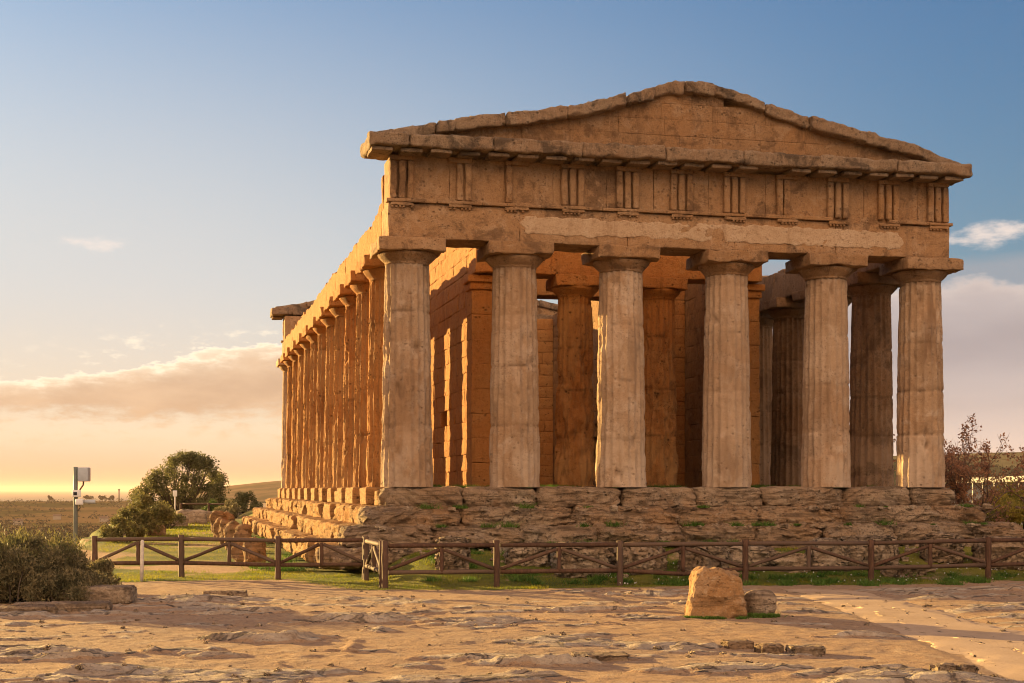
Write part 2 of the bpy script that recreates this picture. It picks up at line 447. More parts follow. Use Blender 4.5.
def height(x, y):
    x = np.asarray(x, float); y = np.asarray(y, float)
    dx, dy = x - CAM[0], y - CAM[1]; r = np.hypot(dx, dy); az = np.degrees(np.arctan2(dx, dy))
    edge = 1.6 * pn(np.stack([x * .13, y * .13, x * 0], 1), 5)
    d = np.maximum.reduce([-17.6 - x + edge, (x - 24 + edge) * .5, (y - 138) * .5])
    d = np.maximum(d, 0)
    drop = 1 - np.exp(-d / 22.0)
    Q = np.stack([x, y, x * 0], 1)
    plain = -36 + 5 * fbm(Q / 420, 14, 3)
    az_ = np.where(az < -170, az + 360, az)
    left = 1 - smooth(6, 14, az_)
    ridge = 17 * np.exp(-((r - 2450) / 420) ** 2) * left * (1 + .10 * fbm(Q / 160, 33, 3))
    plain = plain + ridge
    sea = smooth(3000, 3700, r) * left
    plain = plain * (1 - sea) - 75 * sea
    pale = smooth(0.5, 6.5, az_) * (1 - smooth(24, 30, az_))
    plain = np.where(r > 2900, np.maximum(plain, -60 + (60 + 36 * pale ** .7 * (1 + .12 * fbm(Q / 300, 35, 3))) * np.exp(-((r - 4300) / 800) ** 2) * smooth(-.4, 1.2, az_) * (1 - smooth(26, 32, az_))), plain)
    right = smooth(20, 27, az_)
    h1 = (60 + 14 * pn(Q / 330, 18) + 5 * fbm(Q / 90, 19, 3) - 1.2 * (az_ - 30)) * np.exp(-((r - 1500) / 330) ** 2)
    h2 = (104 + 9 * fbm(Q / 380, 19, 3)) * np.exp(-((r - 3000) / 520) ** 2)
    plain = plain + right * np.maximum(h1, h2)
    n = near_height(x, y) if len(x) else x
    return n * (1 - drop) + plain * drop

def axis(segs):
    a = []
    for lo, hi, st in segs: a.append(np.arange(lo, hi, st))
    a.append([segs[-1][1]]); return np.unique(np.round(np.concatenate(a), 4))
def grid_mesh(gx, gy, hf):
    X, Y = np.meshgrid(gx, gy, indexing='ij'); x, y = X.ravel(), Y.ravel()
    V = np.stack([x, y, hf(x, y)], 1); idx = np.arange(len(x)).reshape(X.shape)
    F = np.stack([idx[:-1, :-1], idx[1:, :-1], idx[1:, 1:], idx[:-1, 1:]], -1).reshape(-1, 4)
    return V, F

def groundmat():
    m, t, b, P = newmat('dirt and rock')
    ar = t.nodes.new('ShaderNodeAttribute'); ar.attribute_name = 'rock'; rock = N(t, ar.outputs['Fac'])
    ag = t.nodes.new('ShaderNodeAttribute'); ag.attribute_name = 'turf'; turf = N(t, ag.outputs['Fac'])
    af = t.nodes.new('ShaderNodeAttribute'); af.attribute_name = 'far'; far = N(t, af.outputs['Fac'])
    big = noise(t, P, .3, 4, .6); mid = noise(t, P, 2.2, 6, .68, .3); fine = noise(t, P, 9, 6, .74); speck = noise(t, P, 38, 3, .7)
    dirt = mixc(t, big.step(.35, .65), (.39, .26, .16), (.43, .275, .155))
    dirt = mixc(t, mid.step(.5, .68) * .7, dirt, (.50, .37, .24))
    dirt = mixc(t, fine.step(.50, .66) * .7, dirt, (.19, .105, .055))
    dirt = mixc(t, speck.step(.46, .32) * .5, dirt, (.16, .09, .05))
    dirt = mixc(t, speck.step(.6, .72) * .6, dirt, (.44, .34, .24))
    rk = mixc(t, mid.step(.4, .65), (.40, .30, .205), (.53, .43, .31))
    rk = mixc(t, fine.step(.50, .68) * .75, rk, (.19, .125, .075))
    rm = (rock + (mid - .5) * .9 + (fine - .5) * .5).step(.3, .62)
    c = mixc(t, rm, dirt, rk)
    ck = voro(t, mapv(t, P, (.9, 1.7, 1)), 1.0, 'DISTANCE_TO_EDGE')
    ckm = (1.0 - (ck + (fine - .5) * .10).step(.004, .035)) * rm
    c = mixc(t, ckm * .45, c, (.11, .07, .042))
    tm = (turf + (mid - .5) * 1.2 + (fine - .5) * .6).step(.35, .7)
    tc = mixc(t, big.step(.4, .6), (.10, .12, .02), (.20, .18, .035))
    c = mixc(t, tm, c, tc)
    fn = noise(t, P, .006, 7, .7); fn2 = noise(t, P, .035, 5, .7)
    fc = mixc(t, fn.step(.42, .58), (.15, .095, .045), (.05, .048, .02))
    sx = t.nodes.new('ShaderNodeSeparateXYZ'); t.links.new(P.s, sx.inputs[0])
    fc = mixc(t, N(t, sx.outputs[0]).step(150, 500) * .75, fc, mixc(t, fn.step(.42, .58), (.06, .075, .035), (.03, .045, .022)))
    fc = mixc(t, fn2.step(.55, .7) * .6, fc, (.02, .025, .012))
    c = mixc(t, far, c, fc)
    t.links.new(c.s, b.inputs['Base Color'])
    v = voro(t, mapv(t, P, (5, 8, 5)), 1.0)
    h = fine * .6 + mid * 1.0 + speck * .3 - rm * (1.0 - v.step(.02, .4)) * .5 - ckm * .8
    bump(t, b, h, 1.0, .085)
    return m
M['ground'] = groundmat()
M['hills'] = groundmat(); M['hills'].name = 'far hills'
for n_ in M['hills'].node_tree.nodes:
    if n_.type == 'BSDF_PRINCIPLED': n_.inputs['Specular IOR Level'].default_value = 0
    if n_.type == 'BUMP': n_.inputs['Strength'].default_value = .12
def turf_mask(x, y):
    front = smooth(-7.9, -7.0, y + .35 * pn(np.stack([x * .5, y * .5, x * 0], 1), 50)) * smooth(12, 9.5, x) * smooth(-11.5, -9.3, x + (y + 6) * .3)
    leftz = smooth(-3.6, -2.4, y) * smooth(-16.5, -15.2, x)
    n = fbm(np.stack([x * .28, y * .16, x * 0], 1), 51, 3)
    patch = smooth(-.28, .04, n)
    side = smooth(-9.0, -10.0, x)
    return np.clip(np.maximum(front * (.45 + .55 * patch), leftz * (patch * side + (1 - side) * (.3 + .7 * patch))), 0, 1) * smooth(90, 70, y)
def set_attr(o, name, vals):
    a = o.data.attributes.new(name, 'FLOAT', 'POINT'); a.data.foreach_set('value', np.asarray(vals, np.float32))
def build_ground():
    gx = axis([(-44, -24, 1.0), (-24, -18, .3), (-18, -3, .06), (-3, 8, .10), (8, 14, .25), (14, 44, 1.2)])
    gy = axis([(-62, -34, 1.5), (-34, -26, .2), (-26, -13, .045), (-13, -5, .09), (-5, 4, .25), (4, 60, .6), (60, 150, 1.5)])
    V, F = grid_mesh(gx, gy, height)
    pm = path_mask(V[:, 0], V[:, 1]); V[:, 2] -= .02 * smooth(.7, 1, pm)
    o = MB().add(V, F).obj('ground', M['ground']); tag(o, kind='structure')
    x, y = V[:, 0], V[:, 1]
    o_ = outcrop(x, y)
    set_attr(o, 'rock', smooth(.02, .14, o_) * smooth(-7.6, -9.6, y) + .25 * smooth(-.1, .1, pn(np.stack([x, y, x * 0], 1) * .8, 4)) * smooth(-17, -18, x))
    set_attr(o, 'turf', turf_mask(x, y))
    d = np.maximum.reduce([-18 - x, x - 26, y - 140])
    set_attr(o, 'far', smooth(0, 6, d))
    # hills: a sheet of rings running out to the horizon
    azs = np.radians(np.concatenate([np.arange(-180, -12, 3.0), np.arange(-12, 38, .12), np.arange(38, 180.1, 3.0)]))
    rs = np.concatenate([np.geomspace(22, 700, 40), np.linspace(740, 5200, 130), np.geomspace(5500, 40000, 12)])
    A, Rr = np.meshgrid(azs, rs, indexing='ij')
    x = (CAM[0] + np.sin(A) * Rr).ravel(); y = (CAM[1] + np.cos(A) * Rr).ravel()
    z = height(x, y)
    ins = np.minimum.reduce([x + 42, 42 - x, y + 60, 148 - y])
    z = z - 2.0 * smooth(0, 4, ins)
    V = np.stack([x, y, z], 1); idx = np.arange(len(x)).reshape(A.shape)
    F = np.stack([idx[:-1, :-1], idx[:-1, 1:], idx[1:, 1:], idx[1:, :-1]], -1).reshape(-1, 4)[:, ::-1]
    h = MB().add(V, F).obj('hills', M['hills']); tag(h, kind='structure')
    d = np.maximum.reduce([-18 - x, x - 26, y - 140])
    set_attr(h, 'far', smooth(0, 6, d)); set_attr(h, 'rock', x * 0); set_attr(h, 'turf', turf_mask(x, y))
    # sea
    m, t, b, P = newmat('sea water'); b.inputs['Base Color'].default_value = (.03, .035, .035, 1)
    b.inputs['Roughness'].default_value = .6; b.inputs['Specular IOR Level'].default_value = .25
    bump(t, b, noise(t, P, .05, 4, .6), .4, 2.0)
    V, F = grid_mesh(np.linspace(-60000, 60000, 13), np.linspace(2000, 60000, 9), lambda x, y: x * 0 - 47)
    tag(MB().add(V, F).obj('sea', m), kind='structure')
    # path: a ribbon of trodden pale earth
    m, t, b, P = newmat('pale path surface')
    n = noise(t, P, 1.2, 5, .65); f = noise(t, P, 22, 4, .7); s = noise(t, P, 70, 2, .6)
    c = mixc(t, n.step(.35, .65), (.41, .285, .175), (.47, .335, .215)); c = mixc(t, f.step(.52, .7) * .5, c, (.29, .19, .12)); c = mixc(t, s.step(.6, .7) * .5, c, (.5, .4, .3))
    t.links.new(c.s, b.inputs['Base Color']); bump(t, b, f * .6 + s * .4 + n, .5, .025)
    ts = np.linspace(0, 1, 160); tt = np.linspace(0, 1, len(PL))
    L = np.stack([np.interp(ts, tt, PL[:, k]) for k in (0, 1)], 1); Rt = np.stack([np.interp(ts, tt, PR[:, k]) for k in (0, 1)], 1)
    us = np.linspace(0, 1, 40); G = L[:, None] * (1 - us)[None, :, None] + Rt[:, None] * us[None, :, None]
    x, y = G[..., 0].ravel(), G[..., 1].ravel()
    x = x + .55 * fbm(np.stack([x * .5 + np.tile(us, 160) * 3, y * 1.1, x * 0], 1), 70, 4, .65)
    edge = np.minimum(np.tile(us, 160), 1 - np.tile(us, 160))
    z = height(x, y) + .008 - .03 * smooth(.26, 0, edge)
    idx = np.arange(len(x)).reshape(160, 40)
    F = np.stack([idx[:-1, :-1], idx[:-1, 1:], idx[1:, 1:], idx[1:, :-1]], -1).reshape(-1, 4)[:, ::-1]
    tag(MB().add(np.stack([x, y, z], 1), F).obj('path', m), kind='structure')
build_ground()
def gz(x, y): return float(height(np.array([x]), np.array([y]))[0])

# haze in the evening air
def build_haze():
    m = bpy.data.materials.new('evening haze'); m.use_nodes = True; t = m.node_tree; t.nodes.clear()
    out = t.nodes.new('ShaderNodeOutputMaterial'); v = t.nodes.new('ShaderNodeVolumePrincipled')
    v.inputs['Color'].default_value = (1, .74, .62, 1); v.inputs['Density'].default_value = 4.2e-5; v.inputs['Anisotropy'].default_value = .1
    t.links.new(v.outputs[0], out.inputs['Volume'])
    V, F = rbox((-62000, -9000, -90), (62000, 62000, 95), 1e6, 1.0)
    tag(MB().add(V, F).obj('haze', m), kind='stuff', label='warm evening haze over the far hills and sea', cat='haze')
build_haze()

# ------------------------------------------------------------------ the temple
TB = (0.0, 19.7, -2.3)
temple = empty('temple', TB, 'ruined ochre stone temple with fluted columns and a low gabled front', 'temple')
CX = [-7.75, -4.71, -1.6, 1.6, 4.71, 7.75]
L_AX = 37.9; FY = .75; BY = FY + L_AX
FLY = [FY + L_AX / 12 * k for k in range(13)]
HC = 6.75

def column(x, y, seed, hi=True, wear=.5, mat='shaft', capmat=None, rb=.71, rt=.61, z0=0.0, h=HC, ab=.91, eat=0.0):
    seg = 7 if hi else 4; nf = 20; n = seg * nf; nr = 86 if hi else 24
    th = np.arange(n) / n * 2 * math.pi; hs = h - .66
    zz = np.linspace(0, hs, nr); TH, ZZ = np.meshgrid(th, zz)
    u = (TH / (2 * math.pi) * nf) % 1.0
    fl = np.sin(math.pi * u) ** .85
    tt = ZZ / hs
    r = rb + (rt - rb) * tt + .018 * np.sin(math.pi * tt)
    P = np.stack([np.cos(TH).ravel(), np.sin(TH).ravel(), ZZ.ravel()], 1)
    s3 = P * np.array([1.3, 1.3, .8])
    wearn = fbm(s3 + seed * 7.7, seed, 3)
    low = smooth(1.9, .5, P[:, 2] + 1.2 * fbm(P * np.array([.9, .9, .2]), seed + 4, 2))
    k = smooth(.28 - wear * .55, .55 - wear * .4, wearn) * (1 - .75 * low)
    k = .55 + .45 * k
    rr = r.ravel() - .078 * fl.ravel() * k
    rr += .022 * low
    rr += .024 * fbm(P * np.array([2.5, 2.5, 2.2]) + seed, seed + 9, 3) + .016 * fbm(P * np.array([8, 8, 8.0]), seed + 15, 3)
    chip = np.clip(fbm(P * np.array([1.7, 1.7, 1.6]) + 40 + seed, seed + 21, 3) - .27, 0, 1)
    rr -= chip * .34
    rr -= (eat or .10) * np.clip(fbm(P * np.array([1.1, 1.1, 1.0]) + seed * 2.1, seed + 33, 4, .6) + .12 * smooth(4.5, 1.5, P[:, 2]), 0, 1) * smooth(6.0, 5.0, P[:, 2])
    rs = np.random.default_rng(seed)
    zj = 0; joint = np.zeros(len(P)); dk = np.zeros(len(P)); lt = np.zeros(len(P)); wob_ = .05 * fbm(P * np.array([1.5, 1.5, .3]) + seed, seed + 50, 2)
    while zj < hs - 1.3:
        zp = zj; zj += rs.uniform(1.25, 1.75)
        d_ = smooth(zp - .02, zp + .02, P[:, 2]) * smooth(zj + .02, zj - .02, P[:, 2]); q_ = rs.uniform(-.3, .3)
        dk += d_ * max(0, -q_); lt += d_ * max(0, q_)
        joint = np.maximum(joint, np.exp(-((P[:, 2] - zj - wob_ * .4) / .03) ** 2) * smooth(-.15, .25, fbm(P * 2.2 + seed, seed + 51, 2)))
        rr -= .032 * np.exp(-((P[:, 2] - zj - .01 * np.sin(TH.ravel() * 3)) / .022) ** 2)
    V = np.stack([P[:, 0] * rr, P[:, 1] * rr, P[:, 2]], 1)
    idx = np.arange(n * nr).reshape(nr, n); nx = np.roll(idx, -1, 1)
    F = [np.stack([idx[:-1], nx[:-1], nx[1:], idx[1:]], -1).reshape(-1, 4)]
    b = np.array(TB)
    s = MB().add(V, F).obj('column', M[mat], temple, loc=np.array([x, y, z0]) - b)
    pt = fbm(P * np.array([.9, .9, .45]) + seed * 3.3, seed + 52, 4, .6); p3 = fbm(P * np.array([1.6, 1.6, .22]) + seed * 1.3, seed + 53, 4, .6)
    lt = lt + .55 * low * smooth(.0, .12, pt + .1) + .35 * smooth(.16, .24, pt)
    dk = dk + .6 * smooth(.12, .34, p3) * smooth(.2, 4.5, P[:, 2] + 2 * pt) + .35 * smooth(.2, .3, -pt)
    set_attr(s, 'tone_light', np.clip(lt, 0, .8)); set_attr(s, 'tone_dark', np.clip(dk, 0, .8)); set_attr(s, 'joint', np.clip(joint * .7 + smooth(.02, .2, chip) * .35, 0, 1))
    # echinus
    prof = [(0, rt - .03), (.02, rt + .012), (.045, rt - .004), (.07, rt + .015), (.11, rt + .06), (.17, rt + .12), (.23, rt + .175), (.28, rt + .205), (.315, rt + .205), (.33, rt + .15)]
    m = 64 if hi else 28; th2 = np.arange(m) / m * 2 * math.pi
    V = np.array([[math.cos(a) * q, math.sin(a) * q, hs - .01 + zq] for zq, q in prof for a in th2])
    V = rough(.03, 2.2, seed + 3)(V + seed * 3) - seed * 3
    idx = np.arange(len(V)).reshape(len(prof), m); nx = np.roll(idx, -1, 1)
    cm = M[capmat or mat]
    MB().add(V, [np.stack([idx[:-1], nx[:-1], nx[1:], idx[1:]], -1).reshape(-1, 4)]).obj('echinus', cm, s, loc=(0, 0, 0))
    e = .25 if hi else .5
    off = np.array([seed * 5.1, seed * 1.3, 0])
    V, F = rbox((-ab, -ab, h - .35), (ab, ab, h - .003), e * .5, .04, None)
    V = rough(.085, 1.4, seed + 6, .5)(V + off) - off
    V[:, 2] = np.minimum(V[:, 2], h - .003)
    MB().add(V, F).obj('abacus', cm, s, loc=(0, 0, 0))
    return s

sd = 100
for i, x in enumerate(CX):
    column(x, FY, sd + i, True, wear=(.35, .30, .25, .45, .6, .62)[i], capmat='entab')
for k in range(1, 12):
    column(-7.75, FLY[k], sd + 20 + k, k < 8, wear=.6, mat='cella')
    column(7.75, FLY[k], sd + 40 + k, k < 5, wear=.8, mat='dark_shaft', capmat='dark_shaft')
for i, x in enumerate(CX): column(x, BY, sd + 60 + i, False)
for q, x in enumerate((-1.42, 1.38)):
    column(x, 6.3, sd + 80 + q, True, wear=.05, mat='cella', rb=.66, rt=.55, z0=.05, h=HC - .05, ab=.78, eat=.45)
    column(x, 33.1, sd + 85 + q, False, mat='cella', rb=.66, rt=.55, z0=.05, h=HC - .05, ab=.78)

def part(name, mb, mat, label=None, parent=temple):
    o = mb.obj(name, M[mat], parent); 
    if label: o['label'] = label
    return o
def blocks(lo, hi, axis_, length, hgt, res=.2, amp=.012, r=.02, seed=0, jit=.012, skip=None, dispf=None, stagger=True, emit=None):
    """a course-built wall between lo and hi: rows of cut blocks along axis_ (0=x, 1=y)"""
    mb = MB(); g = np.random.default_rng(seed); nz = max(1, round((hi[2] - lo[2]) / hgt)); dz = (hi[2] - lo[2]) / nz
    for j in range(nz):
        p = lo[axis_] - (g.uniform(.3, .7) * length if stagger and j % 2 else 0)
        while p < hi[axis_] - .05:
            q = p + length * g.uniform(.85, 1.15)
            if hi[axis_] - q < .35 * length: q = hi[axis_]
            a, b = list(lo), list(hi); a[axis_] = max(p, lo[axis_]) + .002; b[axis_] = q - .002
            a[2] = lo[2] + dz * j + .001; b[2] = lo[2] + dz * (j + 1) - .001
            o = 1 - axis_; s = g.uniform(-jit, jit); a[o] += s; b[o] += s
            c = [(a[k] + b[k]) / 2 for k in range(3)]
            if b[axis_] - a[axis_] > .08 and not (skip and skip(*c)):
                f = dispf(int(g.integers(1e4))) if dispf else rough(amp, 2.2, int(g.integers(1e4)), .5)
                if emit: emit(MB().add(*rbox(a, b, res, r, f)))
                else: mb.add(*rbox(a, b, res, r, f))
            p = q
    return mb

def worn_step(k, s, yf, za, zb):
    f = eroded((.10, .14, .16, .20)[k], s)
    def g(V):
        fr = np.clip(1 - (V[:, 1] - yf) / (.68 if k else .35), 0, 1); V = V.copy()
        V[:, 2] -= (.30 if k else .04) * fr ** 1.5 * (V[:, 2] - za) / (zb - za) * (.7 + .6 * fbm(V * .7, s + 60, 2)); return f(V)
    return g
# --- steps: four weathered courses
TOPS = [0.0, -.52, -1.02, -1.5, -2.02]
for k in range(4):
    e = .60 * k + (.0 if k else -.02); z1, z0 = TOPS[k], TOPS[k + 1]
    xr = 8.46 + e + (.15 if k == 0 else .25 * k); xl = -8.55 - e
    if k == 3: xr += 9.0
    # front course
    mb = blocks((xl, -e, z0 - .10), (xr, .95 - e + .1, z1), 0, (2.2, 2.8, 2.3, 1.9)[k], .7, .055, .0, .20, 300 + k, .05 + .035 * k,
                dispf=lambda s: worn_step(k, s, -e, z0 - .1, z1), stagger=False, emit=(lambda m_: part('step_block', m_, 'steps')) if k == 3 else None,
                skip=(lambda x, y, z: k == 3 and x < 5.5 and math.sin(x * 2.9 + 1) > -.45))
    if k < 3: part('step', mb, 'steps', ['topmost front step, cracked and pitted', 'second front step, hollowed by the weather', 'third front step, deeply eroded in slanting ridges'][k])
    # left flank, sunlit
    if k == 0:
        g = np.random.default_rng(44); mb = MB()
        for y in FLY[1:]:
            part('step_block', MB().add(*rbox((xl - .05, y - .7, z0), (xl + 1.9, y + .7, -.003), .11, .05, rough(.04, 1.8, int(y * 10), .6))), 'flank_step')
        y = 1.1
        for a, b in zip(FLY[:-1], FLY[1:]):
            if g.random() < .62:
                c = (a + b) / 2 + g.uniform(-.3, .3); w = g.uniform(.28, .6)
                part('step_block', MB().add(*rbox((xl + g.uniform(-.1, .12), c - w, z0), (xl + 1.7, c + w, g.uniform(-.12, .0)), .11, .05, rough(.04, 1.8, int(c * 10), .6))), 'flank_step')
    else:
        mb = blocks((xl, .9 - e + .12, z0 - .05), (xl + 1.1, 39.4 + e, z1), 1, 1.6, .6, .10, .0, .08, 320 + k, .10, dispf=lambda s: eroded(.10, s), stagger=False)
        part('step', mb, 'flank_step', ['', 'second left flank step in warm sunlight', 'third left flank step, blocks worn round', 'lowest left flank step beside the grass'][k])
    # right flank and rear, seen only from the side
    mb = blocks((8.46 + e - 1.0, .9 - e + .12, z0 - .05), (8.46 + e + .05, 39.4 + e, z1), 1, 1.8, .6, .5, .03, .05, 340 + k)
    V = blocks((xl + 1.2, 38.9 + e - .5, z0 - .05), (8.4 + e - 1.0, 39.4 + e, z1), 0, 1.8, .6, .6, .03, .05, 360 + k)
    for v in V.V: pass
    mb.V += V.V; mb.F += [f + mb.n for f in V.F]; mb.n += V.n
    part('step', mb, 'steps')
# core under the floor, and the floor
def floor_disp(V):
    V = rough(.05, .9, 12, .5)(V); return V
part('floor', MB().add(*rbox((-8.2, .6, -1.9), (8.2, 38.9, -.03), .35, .05, floor_disp)), 'steps')

# --- front and rear entablature
RX = [-9.1, -8.3, -6.85, -5.7, -4.6, -3.3, -1.86, -1.0, -.4, .75, 1.5, 2.35, 3.8, 5.5, 7.2, 8.7]
RZ = [9.50, 9.62, 9.90, 10.15, 10.30, 10.53, 10.86, 11.17, 11.38, 11.38, 11.23, 10.98, 10.61, 10.26, 9.93, 9.5]
RAKE = lambda x: np.interp(x, RX, RZ)
def entablature(front):
    sgn = 1 if front else -1
    def Y(a, b):   # distances behind the facade plane
        return (a, b) if front else (39.4 - b, 39.4 - a)
    sd0 = 500 if front else 600; res = .11 if front else .4
    # architrave: one block per bay
    xs = [-8.36] + CX[1:5] + [8.36]; mb = MB(); y0, y1 = Y(.10, 1.4)
    for i in range(5):
        mb.add(*rbox((xs[i] + .002, y0, HC + .002), (xs[i + 1] - .002, y1, 7.70), res * 1.3, .03, rough(.035, 1.3, sd0 + i, .6)))
    part('architrave', mb, 'entab')
    # frieze wall behind the triglyphs
    y0, y1 = Y(.20, 1.35); b = blocks((-8.30, y0, 7.702), (8.30, y1, 9.0), 0, 1.6, 1.3, res * 1.3, .018, .02, sd0 + 10, .008, stagger=False)
    part('frieze', b, 'entab')
    # taenia, broken in places
    g = np.random.default_rng(sd0); mb = MB(); x = -8.42; y0, y1 = Y(.0, .3)
    while x < 8.42:
        w = g.uniform(.7, 1.9); x2 = min(8.42, x + w)
        if g.random() > .12 or x < -7 or x2 > 7: part('taenia', MB().add(*rbox((x + .004, y0, 7.712), (x2 - .004, y1, 7.80 + g.uniform(-.01, .02)), res, .02, rough(.02, 3, int(g.integers(999)), .6))), 'entab')
        x = x2
    # triglyphs, each with its regula and guttae
    for i, x in enumerate(np.linspace(-7.99, 7.99, 11)):
        mb = MB(); y0, y1 = Y(.055, .35); wob = rough(.045 if i in (0, 1, 2, 3) else .02, 2.2, sd0 + 40 + i, .7)
        if front and i == 2: bars = [(-.31, -.13)]
        elif front and i == 7: bars = [(-.32, -.13), (-.1, .1)]
        elif front and i == 1: bars = [(-.09, .09), (.15, .33)]
        else: bars = [(-.33, -.15), (-.09, .09), (.15, .33)]
        for a, b in bars: mb.add(*rbox((x + a, y0, 7.815), (x + b, y1, 8.86), .09, .045, wob))
        mb.add(*rbox((x - .335, y0 - (.01 if front else 0), 8.862), (x + .335, y1 + (0 if front else .01), 8.985), .12, .02, wob))
        tri = part('triglyph', mb, 'entab')
        rb_ = MB(); y0, y1 = Y(.02, .25); rb_.add(*rbox((x - .32, y0, 7.62), (x + .32, y1, 7.708), .12, .015, wob))
        for q in range(6): 
            if g.random() > .15: rb_.add(*rbox((x - .30 + q * .106, y0 + .01, 7.565), (x - .235 + q * .106, y1 - .02, 7.622), .1, .02))
        rb_.obj('regula', M['entab'], tri)
    # horizontal cornice with mutules
    mb = MB(); x = -9.1; y0, y1 = Y(-.62, 1.2)
    cuts = [-8.97, -7.9, -5.6, -3.1, -.7, 1.6, 3.9, 6.3, 8.72]
    for i in range(len(cuts) - 1):
        s = int(g.integers(9999)); a, b = cuts[i], cuts[i + 1]
        dz = g.uniform(-.015, .015); dy = g.uniform(-.04, .04)
        f = (lambda s: (lambda V: rough(.085, 1.5, s, .6)(V)))(s)
        mb.add(*rbox((a + .004, y0 + dy, 9.08 + dz * .3), (b - .004, y1, 9.45 + dz), res, .07, f))
    part('cornice', mb, 'cornice')
    mb = MB(); y0, y1 = Y(-.5, .5)
    for x in np.arange(-8.6, 8.61, .8):
        if g.random() > .1: part('mutule', MB().add(*rbox((x - .29, y0 + g.uniform(0, .12), 8.97), (x + .29, y1, 9.07), .15, .02, rough(.03, 2.5, int(g.integers(999)), .5))), 'cornice')
    # tympanum
    top = lambda x: 9.5 + (1 - abs(x) / 8.55) * 1.5
    mb = MB(); z = 9.44; y0, y1 = Y(-.06, .8); j = 0
    while z < 10.9:
        z2 = z + .45
        half0 = 8.55 * (1 - max(0, (z - 9.5)) / 1.5)
        def clip(V, s):
            V = rough(.03, 1.8, s, .6)(V); V[:, 2] = np.minimum(V[:, 2], RAKE(V[:, 0]) - .12); return V
        x = -half0
        while x < half0 - .1:
            w = g.uniform(1.0, 1.7); x2 = min(half0, x + w); s = int(g.integers(9999)); dy = g.uniform(-.008, .008)
            mb.add(*rbox((x + .002, y0 + dy, z + .001), (x2 - .002, y1 + dy, z2 - .001), .10 if front else .5, .01, (lambda s: lambda V: clip(V, s))(sd0 + 3)))
            x = x2
        z = z2; j += 1
    part('tympanum', mb, 'entab')
    # raking cornice: heavy uneven blocks along both slopes
    for side in (-1, 1):
        mb = MB()
        cut = [-8.75, -7.1, -6.6, -5.2, -3.45, -1.75, -.95, -.02] if side < 0 else [-.02, .8, 2.4, 3.75, 5.5, 7.3, 8.66]
        for i in range(len(cut) - 1):
            s = int(g.integers(9999)); y0, y1 = Y(-.36 + g.uniform(-.06, .10), .95)
            lo_, hi_ = cut[i], cut[i + 1]; th_ = g.uniform(.30, .36)
            if lo_ < -8: y0 += .1
            V, F = rbox((lo_ + .002, y0, 0), (hi_ - .002, y1, th_), res * .8, .07, None)
            V[:, 2] += RAKE(V[:, 0]) - th_ + g.uniform(-.02, .015)
            V = rough(.10, 1.3, s, .6)(V); V = V + .04 * vnoise(V * 7, s + 2, 2)
            mb.add(V, F)
        part('raking_cornice', mb, 'cornice')
    if front:
        y0 = .085
        V, F = rbox((-4.6, .085, 7.0), (6.75, .4, 7.47), .06, .02, None)
        mid_ = (V[:, 2] - 7.235); V[:, 2] += mid_ * .9 * fbm(V * np.array([2.1, 1, .2]), 705, 5, .7); V[:, 0] += .3 * fbm(V * np.array([.1, 1, 4.0]), 706, 3)
        V[:, 1] += np.where(V[:, 1] < .2, .03 * fbm(V * 1.1, 707, 3), 0)
        mb = MB().add(V, F)
        part('mortar_repair', mb, 'plaster', 'pale mortar patch along the front architrave')
entablature(True); entablature(False)

# --- flank architraves with broken tops
def flank(side):
    mb = MB(); g = np.random.default_rng(70 + side)
    for k in range(12):
        y0, y1 = (1.42 if k == 0 else FLY[k]), (FLY[k + 1] if k < 11 else 37.98)
        def f(V, s=int(g.integers(9999))):
            w = rough(.035, 1.2, s, .6)(V); up = smooth(7.2, 7.7, V[:, 2])
            w[:, 2] += up * .12 * fbm(V * 1.5, s + 3, 3) * 1.4; return w
        a, b = (-8.36, -7.12) if side < 0 else (7.12, 8.36)
        mb.add(*rbox((a, y0 + .003, HC + .002), (b, y1 - .003, 7.68 + g.uniform(-.04, .05)), .13 if side < 0 or k < 4 else .4, .05, f))
        # stumps of the course above
        n = g.integers(1, 4)
        for q in range(n):
            c = g.uniform(y0 + .4, y1 - .4); w = g.uniform(.2, .5); hh = g.uniform(.08, .2)
            mb.add(*rbox((a + .05, c - w, 7.6), (b - .1, c + w, 7.68 + hh), .16, .06, rough(.05, 1.8, int(g.integers(9999)), .6)))
    if side < 0:   # what is left of the frieze behind the corner
        for (y0, y1, z1) in ((1.37, 1.75, 8.7), (1.75, 2.3, 8.05), (2.3, 3.0, 7.85)):
            mb.add(*rbox((-8.33, y0, 7.6), (-7.3, y1, z1), .14, .06, rough(.05, 1.8, int(g.integers(9999)), .6)))
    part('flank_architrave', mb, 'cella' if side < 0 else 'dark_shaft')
flank(-1); flank(1)

